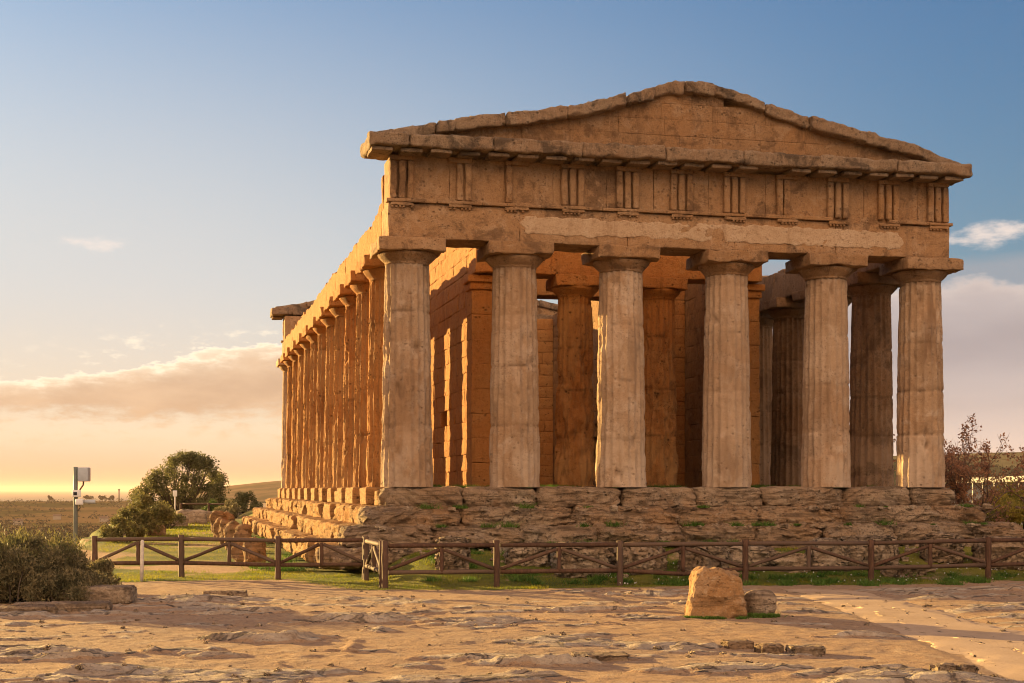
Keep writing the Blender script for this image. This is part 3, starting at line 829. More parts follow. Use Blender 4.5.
# --- cella
def arch_skip(x, y, z):
    if y < 14.6 or y > 29.4: return False
    c = 16.0 + 2.9 * round((y - 16.0) / 2.9); d = abs(y - c)
    return z < 3.2 and d < .72 or (3.2 <= z and d * d + (z - 3.2) ** 2 < .72 ** 2)
def left_skip(x, y, z):
    return arch_skip(x, y, z) or (abs(y - 11.8) < .35 and 2.2 < z < 3.2)
wl = blocks((-4.75, 6.9, 0), (-3.95, 33.0, 8.55), 1, 1.3, .55, .13, .05, .02, 800, .012, skip=left_skip)
part('cella_wall', wl, 'cella', 'left cella wall striped by low sunlight')
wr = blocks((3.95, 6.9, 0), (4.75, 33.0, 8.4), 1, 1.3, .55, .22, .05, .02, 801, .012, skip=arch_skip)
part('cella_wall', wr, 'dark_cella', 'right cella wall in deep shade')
for sx in (-1, 1):
    for (y0, y1) in ((6.1, 6.88), (33.02, 33.8)):
        a, b = (-4.85, -3.88) if sx < 0 else (3.88, 4.85)
        mb = blocks((a, y0, 0), (b, y1, 6.25), 1, 2.0, .78, .10, .045, .02, 820 + sx, .006, stagger=False)
        an = part('anta', mb, 'cella')
        cp = MB(); cp.add(*rbox((a - .06, y0 - .07, 6.25), (b + .06, y1, 6.48), .12, .04, rough(.02, 2, 5, .5)))
        cp.add(*rbox((a - .14, y0 - .15, 6.48), (b + .14, y1, 6.70), .12, .03, rough(.02, 2, 6, .5)))
        cp.obj('capital', M['cella'], an)
for (y0, y1, s) in ((5.75, 6.85, 0), (32.6, 33.7, 7)):
    part('porch_beam', blocks((-4.8, y0, 6.752), (4.8, y1, 8.35), 0, 2.6, .8, .14, .03, .03, 830 + s, .012), 'cella')
def door_skip(x, y, z): return abs(x) < 1.95 and z < 6.75
part('door_wall', blocks((-3.94, 10.8, 0), (3.94, 11.7, 8.3), 0, 1.1, .53, .22, .02, .03, 840, .012, skip=door_skip), 'cella')
part('door_lintel', MB().add(*rbox((-2.6, 10.72, 6.76), (2.6, 11.75, 7.45), .25, .03, rough(.02, 1.5, 3))), 'cella')
def rear_skip(x, y, z): return abs(x) < 1.0 and z < 3.4
part('rear_wall', blocks((-3.94, 29.6, 0), (3.94, 30.4, 8.2), 0, 1.1, .53, .3, .02, .03, 850, .012, skip=rear_skip), 'cella')

# ------------------------------------------------------------------ boulders and blocks
def boulder(name, px, depth, w, d, h, rot, seed, label, cat, mat='boulder', group=None, r=.3, amp=.09, sink=.08, res=.07, ero=False, xy=None):
    x, y = xy if xy else at(px, depth); z = gz(x, y) - sink
    V, F = rbox((-w / 2, -d / 2, 0), (w / 2, d / 2, h + sink), res, r * min(w, d, h), None)
    off = np.array([seed * 3.7, seed * 1.9, seed * 2.3])
    V = (eroded(amp, seed) if ero else rough(amp, 1.6, seed, .4))(V + off) - off
    c, s = math.cos(rot), math.sin(rot); V = np.stack([V[:, 0] * c - V[:, 1] * s, V[:, 0] * s + V[:, 1] * c, V[:, 2]], 1)
    o = MB().add(V, F).obj(name, M[mat], loc=(x, y, z)); o['_w'] = [x, y, z]
    return tag(o, label, cat, group)
def main_block():
    x, y = at(714, 25.3); z = gz(x, y) - .06
    V, F = rbox((-.5, -.36, 0), (.5, .36, .88), .03, .09, None)
    t = V[:, 2:3] / .92
    V[:, 0] += (.06 - .20 * V[:, 0]) * t[:, 0]; V[:, 2] -= .10 * smooth(-.1, .5, V[:, 0]) * t[:, 0]
    V[:, 1] += .12 * t[:, 0]
    V = rough(.10, 1.9, 31, .5)(V + 9) - 9; V = V + .03 * vnoise(V * 7, 33, 3)
    o = MB().add(V, F).obj('stone_block', M['block'], loc=(x, y, z)); o.rotation_euler.z = -.22
    tag(o, 'large squared golden stone block standing alone in front of the fence', 'block')
main_block()
boulder('stone', 760, 25.6, .56, .45, .42, .3, 5, 'small rounded dark stone with green tufts beside the golden block', 'stone', 'boulder', None, .42, .06, .05, .04)
RG = 'boulders behind the front fence'
for i, (px, dp, w, d, h, lb) in enumerate([
    (452, 35.5, .75, .6, .75, 'brown boulder just right of the fence corner, behind the rails'),
    (528, 36.4, 1.1, .7, .45, 'low grey boulder behind the fence below the second front column'),
    (582, 35.6, 1.35, .9, .78, 'wide dark boulder behind the fence between second and third columns'),
    (640, 36.2, 1.25, .8, .66, 'pale layered boulder behind the fence below the third front column'),
    (706, 36.2, 1.15, .8, .74, 'upright grey boulder behind the fence right behind the golden block'),
    (752, 37.4, 1.1, .7, .46, 'flat pale slab of rock behind the fence right of the golden block'),
    (790, 37.0, .9, .6, .40, 'low stone behind the fence below the fifth front column, left one'),
    (828, 37.2, .95, .8, .80, 'squarish orange boulder behind the fence left of the sixth column'),
    (868, 37.8, 1.5, .9, .75, 'broad grey boulder behind the fence below the sixth front column'),
    (905, 36.9, 1.1, .6, .22, 'flat pale slab lying on the grass behind the right fence'),
    (942, 38.6, 1.0, .8, .72, 'rounded boulder with green tufts behind the right fence'),
    (1002, 38.2, 1.3, .9, .78, 'dark boulder behind the last fence post on the right')]):
    boulder('boulder', px, dp, w, d, h, .2 * (i % 5 - 2), 40 + i, lb, 'boulder', 'boulder', RG, .33, .11, .12, .055, ero=True)
DG = 'worn stone drums along the left flank'
for i, (px, dp, w, h, lb) in enumerate([
    (254, 41.5, .66, .88, 'nearest worn stone drum, squat and brown, just behind the left fence'),
    (242, 43.6, .62, .98, 'second worn stone drum behind the left fence, partly hidden by the nearest'),
    (243, 47.5, .55, 1.10, 'third worn drum from the left fence, with a rounded top'),
    (233, 52, .58, 1.08, 'fourth worn drum in the row along the flank'),
    (227, 57, .58, 1.04, 'fifth worn drum in the row along the flank'),
    (221, 63, .62, 1.02, 'sixth worn drum in the row along the flank'),
    (219, 71, .80, 1.18, 'seventh and largest worn drum in the row along the flank'),
    (226, 80, .9, 1.0, 'farthest worn drum, at the end of the row by the far fence')]):
    boulder('stone_drum', px, dp, w, w, h, .3 * i, 70 + i, lb, 'stone drum', 'drum', DG, .49, .16, .05, .05)
SG = 'stone blocks by the far end of the left flank'
for i, (px, dp, w, d, h, lb) in enumerate([
    (287, 74, .9, .7, .5, 'small stone cube on the ground at the far end of the lowest flank step'),
    (191, 95, 2.0, 1.2, .9, 'low brown block left of the drums near the white sign'),
    (158, 88, 3.4, 1.6, .7, 'pale flat rock ledge at the foot of the left bush'),
    (140, 70, 2.2, 1.4, .45, 'flat rock slab at the edge of the drop behind the left fence'),
    (205, 99, 1.7, 1.0, .75, 'brown block below the far rail fence')][1:]):
    boulder('rock', px, dp, w, d, h, .3, 90 + i, lb, 'rock', 'boulder', SG, .35, .12, .1, .12)
FG = 'flat rocks in the bare foreground'
for i, (px, dp, w, d, h, lb) in enumerate([
    (100, 28.6, 1.3, .8, .30, 'pale rock slab sticking out right of the bush'),
    (62, 26.6, 1.7, .7, .16, 'long flat rock in front of the bush'),
    (20, 25.8, 1.2, .6, .14, 'flat rock at the left edge below the bush'),
    (225, 30.5, .9, .25, .10, 'thin dark slab lying on the dirt in front of the left fence'),
    (738, 20.6, .38, .3, .11, 'grey stone in the dirt below the golden block, left of three'),
    (770, 20.2, .32, .26, .13, 'grey stone in the dirt below the small dark stone, middle of three'),
    (806, 20.0, .46, .32, .12, 'longer grey stone in the dirt, right of three'),
    (968, 17.6, .22, .18, .13, 'small orange stone at the lower right by the path'),
    (945, 17.7, .30, .2, .10, 'small grey stone left of the orange one by the path'),
    (600, 19.2, .7, .4, .07, 'flat grey rock in the dirt at lower middle')]):
    boulder('flat_rock', px, dp, w, d, h, .15 * (i % 3 - 1), 120 + i, lb, 'rock', 'boulder', FG, .35, .035, .05, .035, ero=True)

# pebbles
def pebbles():
    mb = MB(); g = np.random.default_rng(3); n = 2600
    px = g.uniform(-20, 1044, n); dp = 16 + 17 * g.random(n) ** .9
    base, F = rbox((-.5, -.5, -.5), (.5, .5, .5), .5, .42)
    xy = np.array([at(a, b) for a, b in zip(px, dp)]); z = height(xy[:, 0], xy[:, 1])
    o = outcrop(xy[:, 0], xy[:, 1]); keep = (g.random(n) < .35 + .65 * (o > -.03)) & (xy[:, 1] < -7.6)
    for i in np.where(keep)[0]:
        s = .008 + .05 * g.random() ** 7; V = base * np.array([s * g.uniform(1, 1.9), s * g.uniform(.8, 1.3), s * g.uniform(.5, .9)])
        V = V + s * .25 * g.normal(size=V.shape); a = g.random() * 6.3
        V = np.stack([V[:, 0] * math.cos(a) - V[:, 1] * math.sin(a), V[:, 0] * math.sin(a) + V[:, 1] * math.cos(a), V[:, 2]], 1)
        mb.add(V + np.array([xy[i, 0], xy[i, 1], z[i]]), F)
    tag(mb.obj('pebbles', M['pebble']), 'loose pebbles scattered over the dirt foreground', 'pebbles', kind='stuff')
pebbles()
def rubble():
    mb = MB(); g = np.random.default_rng(14); base, F = rbox((-.5, -.5, -.5), (.5, .5, .5), .35, .3)
    for i in range(330):
        k = g.integers(1, 5); x = g.uniform(-9, 11 if k < 4 else 12)
        if k < 4: y, z = -.60 * k + .58 - g.uniform(.05, .5), TOPS[k] - .10
        else: y = -1.9 - abs(g.normal()) * 1.3; z = gz(x, y)
        sz = (.05 + .16 * g.random() ** 3) * (1.5 if k == 4 else 1); a = g.random() * 6.3
        V = base * np.array([sz * g.uniform(1, 1.8), sz, sz * g.uniform(.6, .9)]); V = V + sz * .45 * vnoise(V / sz * 1.6 + i * 3.1, 5, 2)
        V = np.stack([V[:, 0] * math.cos(a) - V[:, 1] * math.sin(a), V[:, 0] * math.sin(a) + V[:, 1] * math.cos(a), V[:, 2]], 1)
        mb.add(V + np.array([x, y, z + sz * .2]), F)
    tag(mb.obj('rubble', M['boulder']), 'broken stone rubble lying on the front steps and at their foot', 'rubble', kind='stuff')
rubble()

# ------------------------------------------------------------------ grass
def blades(P, h, w, seed, lean=.5):
    g = np.random.default_rng(seed); n = len(P); a = g.uniform(0, 6.28, n)
    s = np.stack([np.cos(a), np.sin(a), a * 0], 1) * (w * g.uniform(.6, 1.3, n))[:, None]
    l = g.normal(size=(n, 3)) * lean; l[:, 2] = 1; t = l * (h * g.uniform(.5, 1.4, n))[:, None]
    V = np.stack([P - s, P + s, P + t], 1).reshape(-1, 3)
    return V, np.arange(3 * n).reshape(n, 3)
def grass():
    g = np.random.default_rng(5); mb = MB()
    n = 220000
    x = g.uniform(-16.8, 11.5, n); y = np.where(g.random(n) < .6, g.uniform(-8.0, 1, n), g.uniform(-3.5, 62, n))
    m = turf_mask(x, y) + .25 * fbm(np.stack([x * 1.7, y * 1.7, x * 0], 1), 52, 2)
    inside = (x > -10.4) & (y > -1.9)
    k = (m > g.uniform(.25, .75, n)) & ~inside
    x, y = x[k], y[k]; P = np.stack([x, y, height(x, y) - .01], 1)
    tall = .035 + .06 * smooth(0, .4, fbm(np.stack([x * .7, y * .7, x * 0], 1), 53, 2))
    far = smooth(5, 60, y)
    V, F = blades(P, tall * (1 + 1.2 * far), .006 + .02 * far, 6)
    tag(mb.add(V, F).obj('grass', M['grass'], smooth_=False), 'short grass behind the wooden fence and along the left flank', 'grass', kind='stuff')
    # tufts growing on the temple floor, in the steps and round the boulders
    mb = MB(); spots = []
    for cx, cy, s, k in [(-6.3, 2.3, 1.0, 8), (-4.6, 3.5, .8, 6), (-3.2, 3.2, .9, 7), (-2.6, 5.1, .8, 7), (.2, 3.0, .9, 8), (-.2, 5.2, .6, 5), (2.9, 2.4, 1.0, 8), (3.1, 3.6, .8, 8), (3.4, 4.6, .6, 6), (6.2, 3.2, .7, 6), (5.6, 4.6, .6, 5)]:
        for _ in range(k): spots.append((cx + g.normal() * s * .6, cy + g.normal() * .4, -.05, .10))
    for _ in range(42):
        kk = g.integers(1, 4); spots.append((g.uniform(-7.5, 9), -.60 * kk - g.uniform(-.1, .1) + .42, TOPS[kk] - .06, g.uniform(.03, .13)))
    for _ in range(110):
        px_ = g.uniform(430, 1010); x_, y_ = at(px_, g.uniform(34.2, 37.6)); spots.append((x_, y_, gz(x_, y_), .10))
    for _ in range(22): spots.append((g.uniform(-12.2, -10.3), g.uniform(0, 30), -2.25, .16))
    for dx in np.linspace(-.28, .42, 12):
        x_, y_ = at(757 + dx * 40, 25.15 + g.uniform(-.05, .05)); spots.append((x_, y_, gz(x_, y_), .05))
    for _ in range(14):
        x_, y_ = at(g.uniform(683, 745), 24.85 + g.uniform(-.06, .1)); spots.append((x_, y_, gz(x_, y_), .03))
    for x_, y_, z_, s in spots:
        n = 110; P = np.stack([g.normal(size=n) * s * 1.0 + x_, g.normal(size=n) * s * 1.0 + y_, np.full(n, z_)], 1)
        mb.add(*blades(P, np.full(n, s * 1.2), np.full(n, .011), int(g.integers(9999)), .8))
    tag(mb.obj('weeds', M['sprig'], smooth_=False), 'green weeds on the temple floor, in the steps and round the boulders', 'weeds', kind='stuff')
    # white flowers in the shaded turf
    n = 300; x = g.uniform(-4, 9, n); y = g.uniform(-7.2, -4.2, n); k = turf_mask(x, y) > .4; x, y = x[k], y[k]
    V, F = leaves(np.stack([x, y, height(x, y) + .07], 1), .01, len(x) * 2, .032, .9, 8)
    tag(MB().add(V, F).obj('daisies', M['daisy'], smooth_=False), 'tiny white flowers in the shaded grass behind the fence', 'flowers', kind='stuff')
    # dry litter and stalks on the bare ground
    n = 5000; x = g.uniform(-17.5, 8, n); y = g.uniform(-26, -7.5, n)
    k = (fbm(np.stack([x * .5, y * .5, x * 0], 1), 55, 3) > .12) & (path_mask(x, y) < .2); x, y = x[k], y[k]
    V, F = blades(np.stack([x, y, height(x, y)], 1), np.full(len(x), .03), np.full(len(x), .004), 9, 1.4)
    tag(MB().add(V, F).obj('dry_litter', M['heath'], smooth_=False), 'dry stalks scattered over the bare foreground dirt', 'dry grass', kind='stuff')
grass()

# ------------------------------------------------------------------ fences
def log(a, b, r, seed, n=9):
    a, b = np.array(a, float), np.array(b, float); m = 7
    ts = np.linspace(0, 1, m)[:, None]
    return tube(a * (1 - ts) + b * ts, [r * (1 + .06 * math.sin(seed + 1.7 * q)) for q in range(m)], n, True, seed, .012)
def fence(pts, label, h=1.05, sag=0.0, mids=True, seed=0, pr=.075, rr=.052):
    pts = [(x, y, gz(x, y)) for x, y in pts]
    c = pts[0]; f = empty('wooden_fence', c, label, 'fence', 'wooden rail fences round the temple')
    wd = lambda nm, mb: mb.obj(nm, M['wood'], f)
    g = np.random.default_rng(seed)
    for i, (x, y, z) in enumerate(pts):
        wd('post', MB().add(*log((x, y, z - .15), (x + g.uniform(-.015, .015), y, z + h + g.uniform(-.01, .02)), pr, seed + i)))
    for i in range(len(pts) - 1):
        p, q = np.array(pts[i]), np.array(pts[i + 1]); u = (q - p) / np.linalg.norm(q - p) * pr
        tp, bt = np.array([0, 0, h - .09]), np.array([0, 0, .36]); s = seed + 10 * i
        wd('rail', MB().add(*log(p + tp + u, q + tp - u, rr, s)))
        sg = np.array([0, 0, -sag * (i == 2)])
        if sag and i == 2:
            m_ = (p + q) / 2 + bt + sg; mb = MB().add(*log(p + bt + u, m_, rr, s + 1)); mb.add(*log(m_, q + bt - u, rr, s + 1)); wd('rail', mb)
        else: wd('rail', MB().add(*log(p + bt + u, q + bt - u, rr, s + 1)))
        if mids:
            m_ = (p + q) / 2; wd('mid_post', MB().add(*log(m_ + bt - np.array([0, 0, .04]), m_ + tp - np.array([0, 0, rr]), rr * 1.0, s + 2)))
            wd('brace', MB().add(*log(p + bt + u + np.array([0, 0, .06]), m_ + tp - u * .7 - np.array([0, 0, .1]), rr * .85, s + 3)))
            wd('brace', MB().add(*log(q + bt - u + np.array([0, 0, .06]), m_ + tp + u * .7 - np.array([0, 0, .1]), rr * .85, s + 4)))
    return f
fp = [at_y(p, -6.75) for p in (385, 497, 620, 745, 871, 988)]
fp += [(fp[-1][0] + 2.9, -6.75), (fp[-1][0] + 5.8, -6.75)]
fence(fp, 'long brown wooden rail fence in front of the temple steps', sag=.10, seed=1)
lp = [at(365, 36.2), at(278, 36.2), at(181.5, 36.9), at(95, 37.4)]
fence(lp, 'brown wooden rail fence on the left, beside the bush', seed=50)
fence([at(366.5, 35.6), (fp[0][0] - .02, fp[0][1] + .35)], 'short slanting fence panel joining the left and the front fence', seed=90, pr=.07)
fence([at(181, 117), at(209, 115), at(236, 113)], 'far low wooden fence below the dark tree', seed=120, h=1.15, mids=False, pr=.1, rr=.07)

# ------------------------------------------------------------------ poles, sign, stake
def box(lo, hi, r=.01): return MB().add(*rbox(lo, hi, 1, r))
def rot_y(mb, ang, piv):
    c, s = math.cos(ang), math.sin(ang)
    for i, V in enumerate(mb.V):
        d = V - piv; mb.V[i] = np.stack([d[:, 0] * c - d[:, 1] * s, d[:, 0] * s + d[:, 1] * c, d[:, 2]], 1) + piv
    return mb
def camera_pole():
    x, y = at(75.5, 38.0); z = gz(x, y); k = 38.0 / F_PX; top = (HOR - 467) * k + CAM[2]
    e = empty('camera_pole', (x, y, z), 'grey camera pole with a box on top rising behind the bush', 'camera pole')
    zz = lambda py: (HOR - py) * k + CAM[2]
    MB().add(*tube([(x, y, z - .1), (x, y, zz(495)), (x, y, top)], .058, 14)).obj('pole', M['pole'], e)
    p = np.array([x, y, 0])
    b = rot_y(box((x + .09, y - .12, zz(481.5)), (x + .36, y + .12, zz(467.5)), .02), -.25, p); bx = b.obj('control_box', M['grey'], e)
    rot_y(box((x + .05, y - .05, zz(479)), (x + .1, y + .05, zz(470)), .008), -.25, p).obj('bracket', M['pole'], e)
    MB().add(*tube([(x + .2, y, zz(481)), (x + .19, y, zz(485)), (x + .12, y, zz(489)), (x + .06, y, zz(494))], .022, 8)).obj('cable', M['twig'], e)
    c = rot_y(box((x - .09, y - .16, zz(497)), (x + .13, y - .05, zz(490)), .02), .1, p).obj('camera', M['white'], e)
    rot_y(box((x - .06, y - .175, zz(495)), (x + .03, y - .162, zz(492)), .005), .1, p).obj('lens', M['lens'], c)
    j = rot_y(box((x + .0, y - .15, zz(505)), (x + .2, y + .05, zz(499)), .03), 0, p).obj('junction_box', M['white'], e)
    MB().add(*tube([(x + .18, y - .05, zz(501.5)), (x + .24, y - .06, zz(501.5)), (x + .25, y - .06, zz(501.6)), (x + .48, y - .1, zz(501.8)), (x + .50, y - .1, zz(501.8))], [.03, .03, .05, .055, .055], 14)).obj('bullet_camera', M['grey'], e)
    MB().add(*tube([(x + .1, y - .06, zz(504)), (x + .12, y - .07, zz(508)), (x + .06, y - .065, zz(511))], .012, 6)).obj('cable', M['lens'], e)
camera_pole()
def sign():
    x, y = at(175, 100); z = gz(x, y); k = 100 / F_PX; zz = lambda py: (HOR - py) * k + CAM[2]
    e = empty('information_sign', (x, y, z), 'small white sign panel on a thin post near the dark tree', 'sign')
    MB().add(*tube([(x, y, z - .1), (x, y, zz(492))], .05, 8)).obj('post', M['stake'], e)
    box((x - .14, y - .06, zz(496.5)), (x + .14, y + .0, zz(490.5)), .02).obj('panel', M['white'], e)
sign()
def stake():
    x, y = at(141.5, 35.4); z = gz(x, y)
    V, F = tube([(x, y, z - .1), (x + .01, y, z + .5), (x + .02, y, z + .96), (x + .022, y, z + 1.0)], [.05, .05, .05, .03], 6, True, 3, .01)
    o = MB().add(V, F).obj('marker_stake', M['stake'], wloc=(x, y, z)); tag(o, 'thin white wooden stake standing at the left fence', 'stake')
stake()

# ------------------------------------------------------------------ plants
def branches(base, h, spread, n, r0, seed, lean=.0, depth=3, upw=.6):
    """a few limbs that fork into twigs; gives tubes and the twig tips"""
    g = np.random.default_rng(seed); mb = MB(); tips = []
    def grow(p, d, L, r, k):
        m = 5; pts = [p]
        for _ in range(m - 1):
            d = d + g.normal(size=3) * .16 + np.array([0, 0, .05]); d /= np.linalg.norm(d); pts.append(pts[-1] + d * L / (m - 1))
        mb.add(*tube(pts, np.linspace(r, r * .6, m), 6 if k > 1 else 4, True))
        if k == 0: tips.extend(pts[1:]); return
        for _ in range(g.integers(3, 6)):
            q = pts[g.integers(1, m)]; nd = d + g.normal(size=3) * .65; nd[2] += upw * .3; nd /= np.linalg.norm(nd)
            grow(q, nd, L * g.uniform(.55, .75), r * .5, k - 1)
    for i in range(n):
        a = 6.28 * i / n + g.uniform(-.4, .4); d = np.array([math.cos(a) * spread, math.sin(a) * spread, upw]); d /= np.linalg.norm(d)
        grow(np.array(base, float), d, h * .42, r0, depth)
    return mb, np.array(tips)
def olive():
    x, y = at(181, 126); z = gz(x, y); e = empty('olive_tree', (x, y, z), 'wide dark round crowned tree left of the temple against the glow', 'tree')
    g = np.random.default_rng(2); mb = MB(); cents, rads = [], []
    for i in range(110):
        a, q = g.uniform(0, 6.28), g.random() ** .5; zz = g.uniform(1.0, 5.3)
        xx = g.uniform(-4.1, 3.9); tp = np.interp(xx, [-4.2, -3, -1.7, -.6, .9, 2.3, 3.3, 4.0], [1.5, 2.8, 3.7, 4.9, 5.1, 4.6, 3.6, 2.1]); zz = tp - (tp - .9) * g.random() ** 1.6
        cents.append((x + xx * cs, y + g.uniform(-2.5, 2.5), z + zz)); rads.append(g.uniform(.45, .8))
    for c in cents[::2]:
        c = np.array(c); b = np.array([x + g.uniform(-.3, .3), y, z - .2]); mid = b * .45 + c * .55 + np.array([0, 0, -.5])
        mb.add(*tube([b, b * .7 + mid * .3 + g.normal(size=3) * .1, mid, c], [.16, .12, .07, .02], 6))
    mb.obj('trunk', M['bark'], e)
    V, F = leaves(cents, rads, 24000, .20, .45, 3, 0, .45); MB().add(V, F).obj('crown', M['olive'], e, smooth_=False)
olive()
def shrub(px, dp, w, h, label, mat='scrub', n=5000, size=.12, seed=0, group=None, name='bush', nc=26, up=.4, aspect=.4, zoff=0, dpt=None):
    x, y = at(px, dp); z = gz(x, y) + zoff; g = np.random.default_rng(seed); e = empty(name, (x, y, z), label, 'bush', group)
    cents, rads = [], []; dd = dpt or w
    for i in range(nc):
        a, q = g.uniform(0, 6.28), g.random() ** .6; hz = h * (1 - .55 * q ** 2) * g.uniform(.3, .86)
        cx_, cy_ = math.cos(a) * q * w * .4, math.sin(a) * q * dd * .4
        cents.append((x + cx_ * cs + cy_ * sn, y - cx_ * sn + cy_ * cs, z + hz)); rads.append(min(w, h) * g.uniform(.14, .26))
    mb = MB()
    for c in cents: 
        b = np.array([x + (c[0] - x) * .25, y + (c[1] - y) * .25, z - .1]); c = np.array(c)
        mb.add(*tube([b, (b + c) / 2 + g.normal(size=3) * .05, c], [.03, .02, .008], 5))
    mb.obj('stem', M['bark'], e)
    V, F = leaves(cents, rads, n, size, aspect, seed + 1, up, .5); k = V[:, 2] < z; V[k, 2] = z + .02
    MB().add(V, F).obj('foliage', M[mat], e, smooth_=False)
    return e
def heath_bush():
    """the dense dry bush in the left foreground"""
    x, y = at(30, 28.8); z = gz(x, y); e = empty('bush', (x, y, z), 'large dense grey green bush at the left edge of the foreground', 'bush')
    g = np.random.default_rng(8); cents = []; rads = []
    for i in range(190):
        u = g.uniform(-1.75, 1.18); v = g.uniform(-.9, 1.3); ed = 1 - max(0, (u - .1) / 1.15) ** 2.2
        hh = (1.22 + .10 * math.sin(u * 5) + .05 * math.sin(u * 11)) * max(.25, ed) * (1 - .25 * ((v - .2) / 1.2) ** 2)
        t_ = g.random() ** .75 * hh * .88; cents.append((x + u * cs + v * sn, y - u * sn + v * cs, z + .08 + t_)); rads.append(.24)
    mb = MB()
    for c in cents[::2]:
        c = np.array(c); b = np.array([c[0] + g.uniform(-.2, .2), c[1] + g.uniform(-.2, .2), z - .1]); mb.add(*tube([b, (b + c) / 2 + g.normal(size=3) * .04, c], [.02, .014, .006], 5))
    mb.obj('stem', M['bark'], e)
    V, F = leaves(cents, rads, 85000, .085, .26, 9, 1.0, .6); V[:, 2] = np.maximum(V[:, 2], z - .02)
    MB().add(V, F).obj('foliage', M['heath'], e, smooth_=False)
    n = 3500; cc = np.array(cents); cc = cc[cc[:, 2] > z + .7]
    V, F = leaves(cc + np.array([0, 0, .2]), .24, n, .10, .2, 11, 2.2, .7); MB().add(V, F).obj('shoots', M['scrub'], e, smooth_=False)
heath_bush()
shrub(98, 31.5, 1.2, .75, 'low dry bush beside the fence end, right of the large bush', 'heath', 8000, .07, 21, None, 'bush', 20, 1.0, .3)
BG = 'bushes along the left edge of the plateau'
shrub(146, 70, 3.4, 2.0, 'round olive green bush below the dark tree, left of the sign', 'scrub', 9000, .14, 22, BG)
shrub(122, 62, 2.2, 1.15, 'low spreading bush left of the round bush, over the drop', 'scrub', 5000, .12, 23, BG)
shrub(165, 84, 2.6, 1.5, 'small bush between the round bush and the white sign', 'scrub', 4000, .14, 24, BG)
shrub(206, 121, 2.6, 1.5, 'grey bush under the right side of the dark tree', 'scrub', 4000, .17, 25, BG)
shrub(213, 116, 1.8, 1.6, 'small bright green bush under the right side of the dark tree', 'green', 2500, .15, 26, BG)
shrub(245, 118, 3.0, 1.7, 'dark bush between the drums and the temple corner', 'olive', 4500, .17, 27, BG)
shrub(228, 112, 2.0, 1.6, 'dry rounded bush behind the end of the drum row', 'heath', 3000, .15, 28, BG)
shrub(268, 80, 1.0, .7, 'small bush at the far foot of the flank steps', 'scrub', 1500, .10, 29, BG)
def russet_tree(px, dp, h, seed, label, n=4200, spread=.55):
    x, y = at(px, dp); z = gz(x, y); e = empty('russet_tree', (x, y, z), label, 'tree', 'half bare russet trees right of the temple')
    mb, tips = branches((x, y, z - .1), h, spread, 8, .05, seed, upw=.9); mb.obj('trunk', M['twig'], e)
    g = np.random.default_rng(seed); k = g.integers(0, len(tips), n // 12); V, F = leaves(tips[k], .20, n, .10, .6, seed + 2, 0, .6)
    MB().add(V, F).obj('crown', M['autumn'], e, smooth_=False)
russet_tree(957, 55, 5.0, 61, 'half bare russet tree right behind the last column', 6500)
russet_tree(1060, 52, 4.9, 64, 'half bare russet tree at the right edge, only its twigs in view', 6000)
YG = 'shrubs right of the temple'
shrub(1003, 62, 2.8, 2.0, 'yellow green shrub right of the russet tree, left of two in front', 'yellow', 6500, .14, 31, YG)
shrub(1024, 58, 2.6, 1.9, 'yellow shrub at the right edge above the stone ledge', 'yellow', 6500, .14, 32, YG)
shrub(1018, 74, 3.6, 1.8, 'dull green shrub behind the yellow ones at the right edge', 'scrub', 6000, .16, 33, YG)
shrub(985, 72, 3.0, 1.6, 'dull green shrub behind the russet tree', 'scrub', 5000, .16, 34, YG)
shrub(966, 58, 1.8, 1.3, 'low orange brown shrub under the russet tree', 'autumn', 3500, .12, 35, YG)

# ------------------------------------------------------------------ far things
def viaduct():
    a, b = np.array(at(930, 760)), np.array(at(1062, 520)); g0 = gz(*a)
    e = empty('viaduct', (b[0], b[1], gz(*b)), 'far white viaduct on tall piers at the right edge', 'bridge')
    u = (b - a) / np.linalg.norm(b - a); nrm = np.array([-u[1], u[0]]); L = np.linalg.norm(b - a); zt = 4.3
    def prism(s0, s1, w0, w1, z0, z1):
        c = [a + u * s + nrm * w for s in (s0, s1) for w in (w0, w1)]
        V = [(c[i][0], c[i][1], z) for z in (z0, z1) for i in (0, 1, 3, 2)]
        return np.array(V), np.array([[0, 3, 2, 1], [4, 5, 6, 7], [0, 1, 5, 4], [1, 2, 6, 5], [2, 3, 7, 6], [3, 0, 4, 7]])
    MB().add(*prism(0, L, -4, 4, zt - 1.3, zt)).obj('deck', M['concrete'], e, smooth_=False)
    MB().add(*prism(0, L, -4.3, -4.05, zt - .6, zt + .9)).obj('parapet', M['concrete'], e, smooth_=False)
    for k in range(12):
        s = 12 + k * L / 12
        p = a + u * s; gzv = gz(*p)
        MB().add(*prism(s - .8, s + .8, -3, 3, min(gzv - 1, -30), zt - 1.29)).obj('pier', M['concrete'], e, smooth_=False)
viaduct()
def tower():
    x, y = at(119, 2450); z = gz(x, y); e = empty('far_tower', (x, y, z), 'thin far chimney tower on the left horizon', 'tower')
    MB().add(*tube([(x, y, z - 2), (x, y, z + 19)], [1.6, 1.3], 12)).obj('shaft', M['far_wall'], e); MB().add(*tube([(x, y, z + 19), (x, y, z + 21)], [1.9, 1.9], 12)).obj('rim', M['far_wall'], e)
tower()
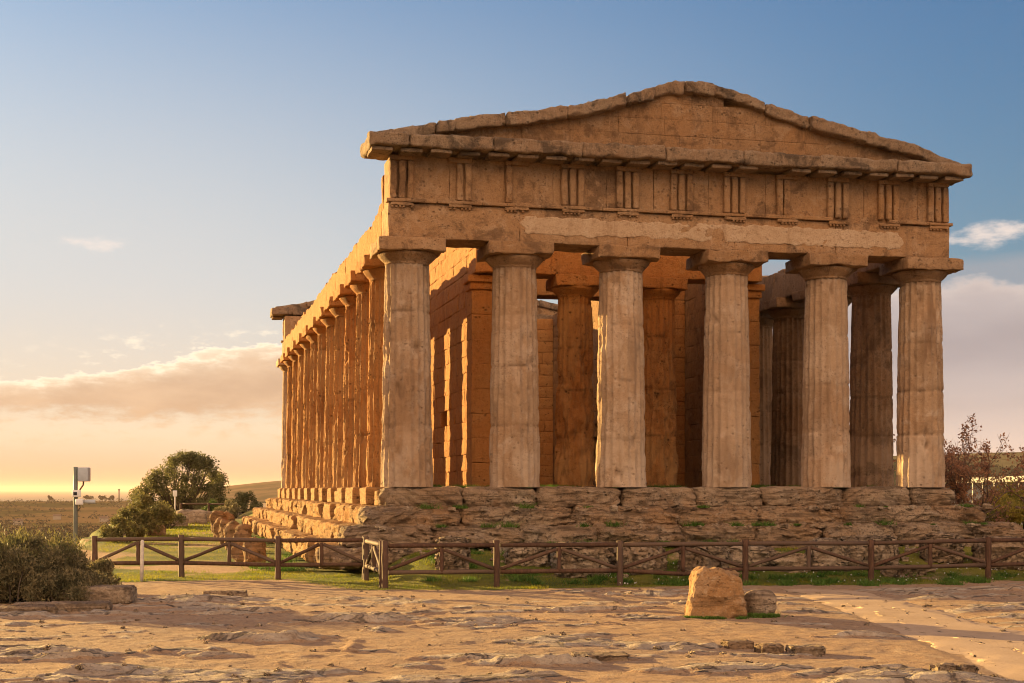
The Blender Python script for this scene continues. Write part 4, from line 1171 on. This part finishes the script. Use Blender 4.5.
for i, (px, w, lb) in enumerate([(-6, 12, 'far tree on the ridge at the left edge of the view'), (88, 14, 'far flat topped tree on the left ridge, left of three'), (101, 13, 'far tree on the left ridge, middle of three'), (110, 12, 'far umbrella shaped tree on the left ridge, right of three'), (50, 9, 'far small tree alone on the ridge left of the camera pole')]):
    x, y = at(px, 2420); z = gz(x, y); e = empty('far_tree', (x, y, z), lb, 'tree', 'far trees on the left ridge')
    g = np.random.default_rng(200 + i); cents = [(x + g.normal() * w * .25, y + g.normal() * 2, z + g.uniform(4, 8.5)) for _ in range(8)]
    MB().add(*tube([(x, y, z - 1), (x, y, z + 6)], [.7, .4], 6)).obj('trunk', M['bark'], e)
    MB().add(*leaves(cents, w * .22, 500, 1.8, .7, 210 + i)).obj('crown', M['far_green'], e, smooth_=False)
for i, (px, dp, lb) in enumerate([(18, 1500, 'far pale farmhouse left of the camera pole, low in the plain'), (57, 1750, 'far small farmhouse just left of the camera pole'), (104, 1650, 'far pale house right of the camera pole')]):
    x, y = at(px, dp); z = gz(x, y); e = empty('farmhouse', (x, y, z), lb, 'house', 'far farmhouses in the plain')
    w, d, h = (9, 8, 4.2)
    MB().add(*rbox((x - w / 2, y - d / 2, z - 2), (x + w / 2, y + d / 2, z + h), 20, .05)).obj('wall', M['far_wall'], e)
    V = np.array([(x - w / 2 - .4, y - d / 2 - .4, z + h), (x + w / 2 + .4, y - d / 2 - .4, z + h), (x + w / 2 + .4, y + d / 2 + .4, z + h), (x - w / 2 - .4, y + d / 2 + .4, z + h), (x - w / 2, y, z + h + 2.2), (x + w / 2, y, z + h + 2.2)])
    MB().add(V, [np.array([[0, 1, 5, 4], [2, 3, 4, 5], [0, 3, 2, 1]])[:, :4], np.array([[1, 2, 5], [3, 0, 4]])]).obj('roof', M['far_roof'], e, smooth_=False)
def woods():
    g = np.random.default_rng(12); n = 9000
    px = np.where(g.random(n) < .65, g.uniform(-60, 330, n), g.uniform(900, 1100, n)); dp = np.exp(g.uniform(math.log(420), math.log(2700), n))
    xy = np.array([at(a, b) for a, b in zip(px, dp)]); z = height(xy[:, 0], xy[:, 1])
    k = fbm(np.stack([xy[:, 0] / 160, xy[:, 1] / 160, z * 0], 1), 15, 3) > -.05; xy, z, px = xy[k], z[k], px[k]
    sz = 1.0 + 3.6 * g.random(len(z)) ** 3; c = np.stack([xy[:, 0], xy[:, 1], z + sz * .6], 1)
    V, F = leaves(c, sz * 1.3, len(z) * 22, 1.5, .7, 13); V[:, 2] -= .4
    tag(MB().add(V, F).obj('far_scrub', M['far_green'], smooth_=False), 'scattered scrub and trees over the far plain and hills', 'scrub', kind='stuff')
woods()
for o in bpy.data.objects:
    if '_w' in o: del o['_w']
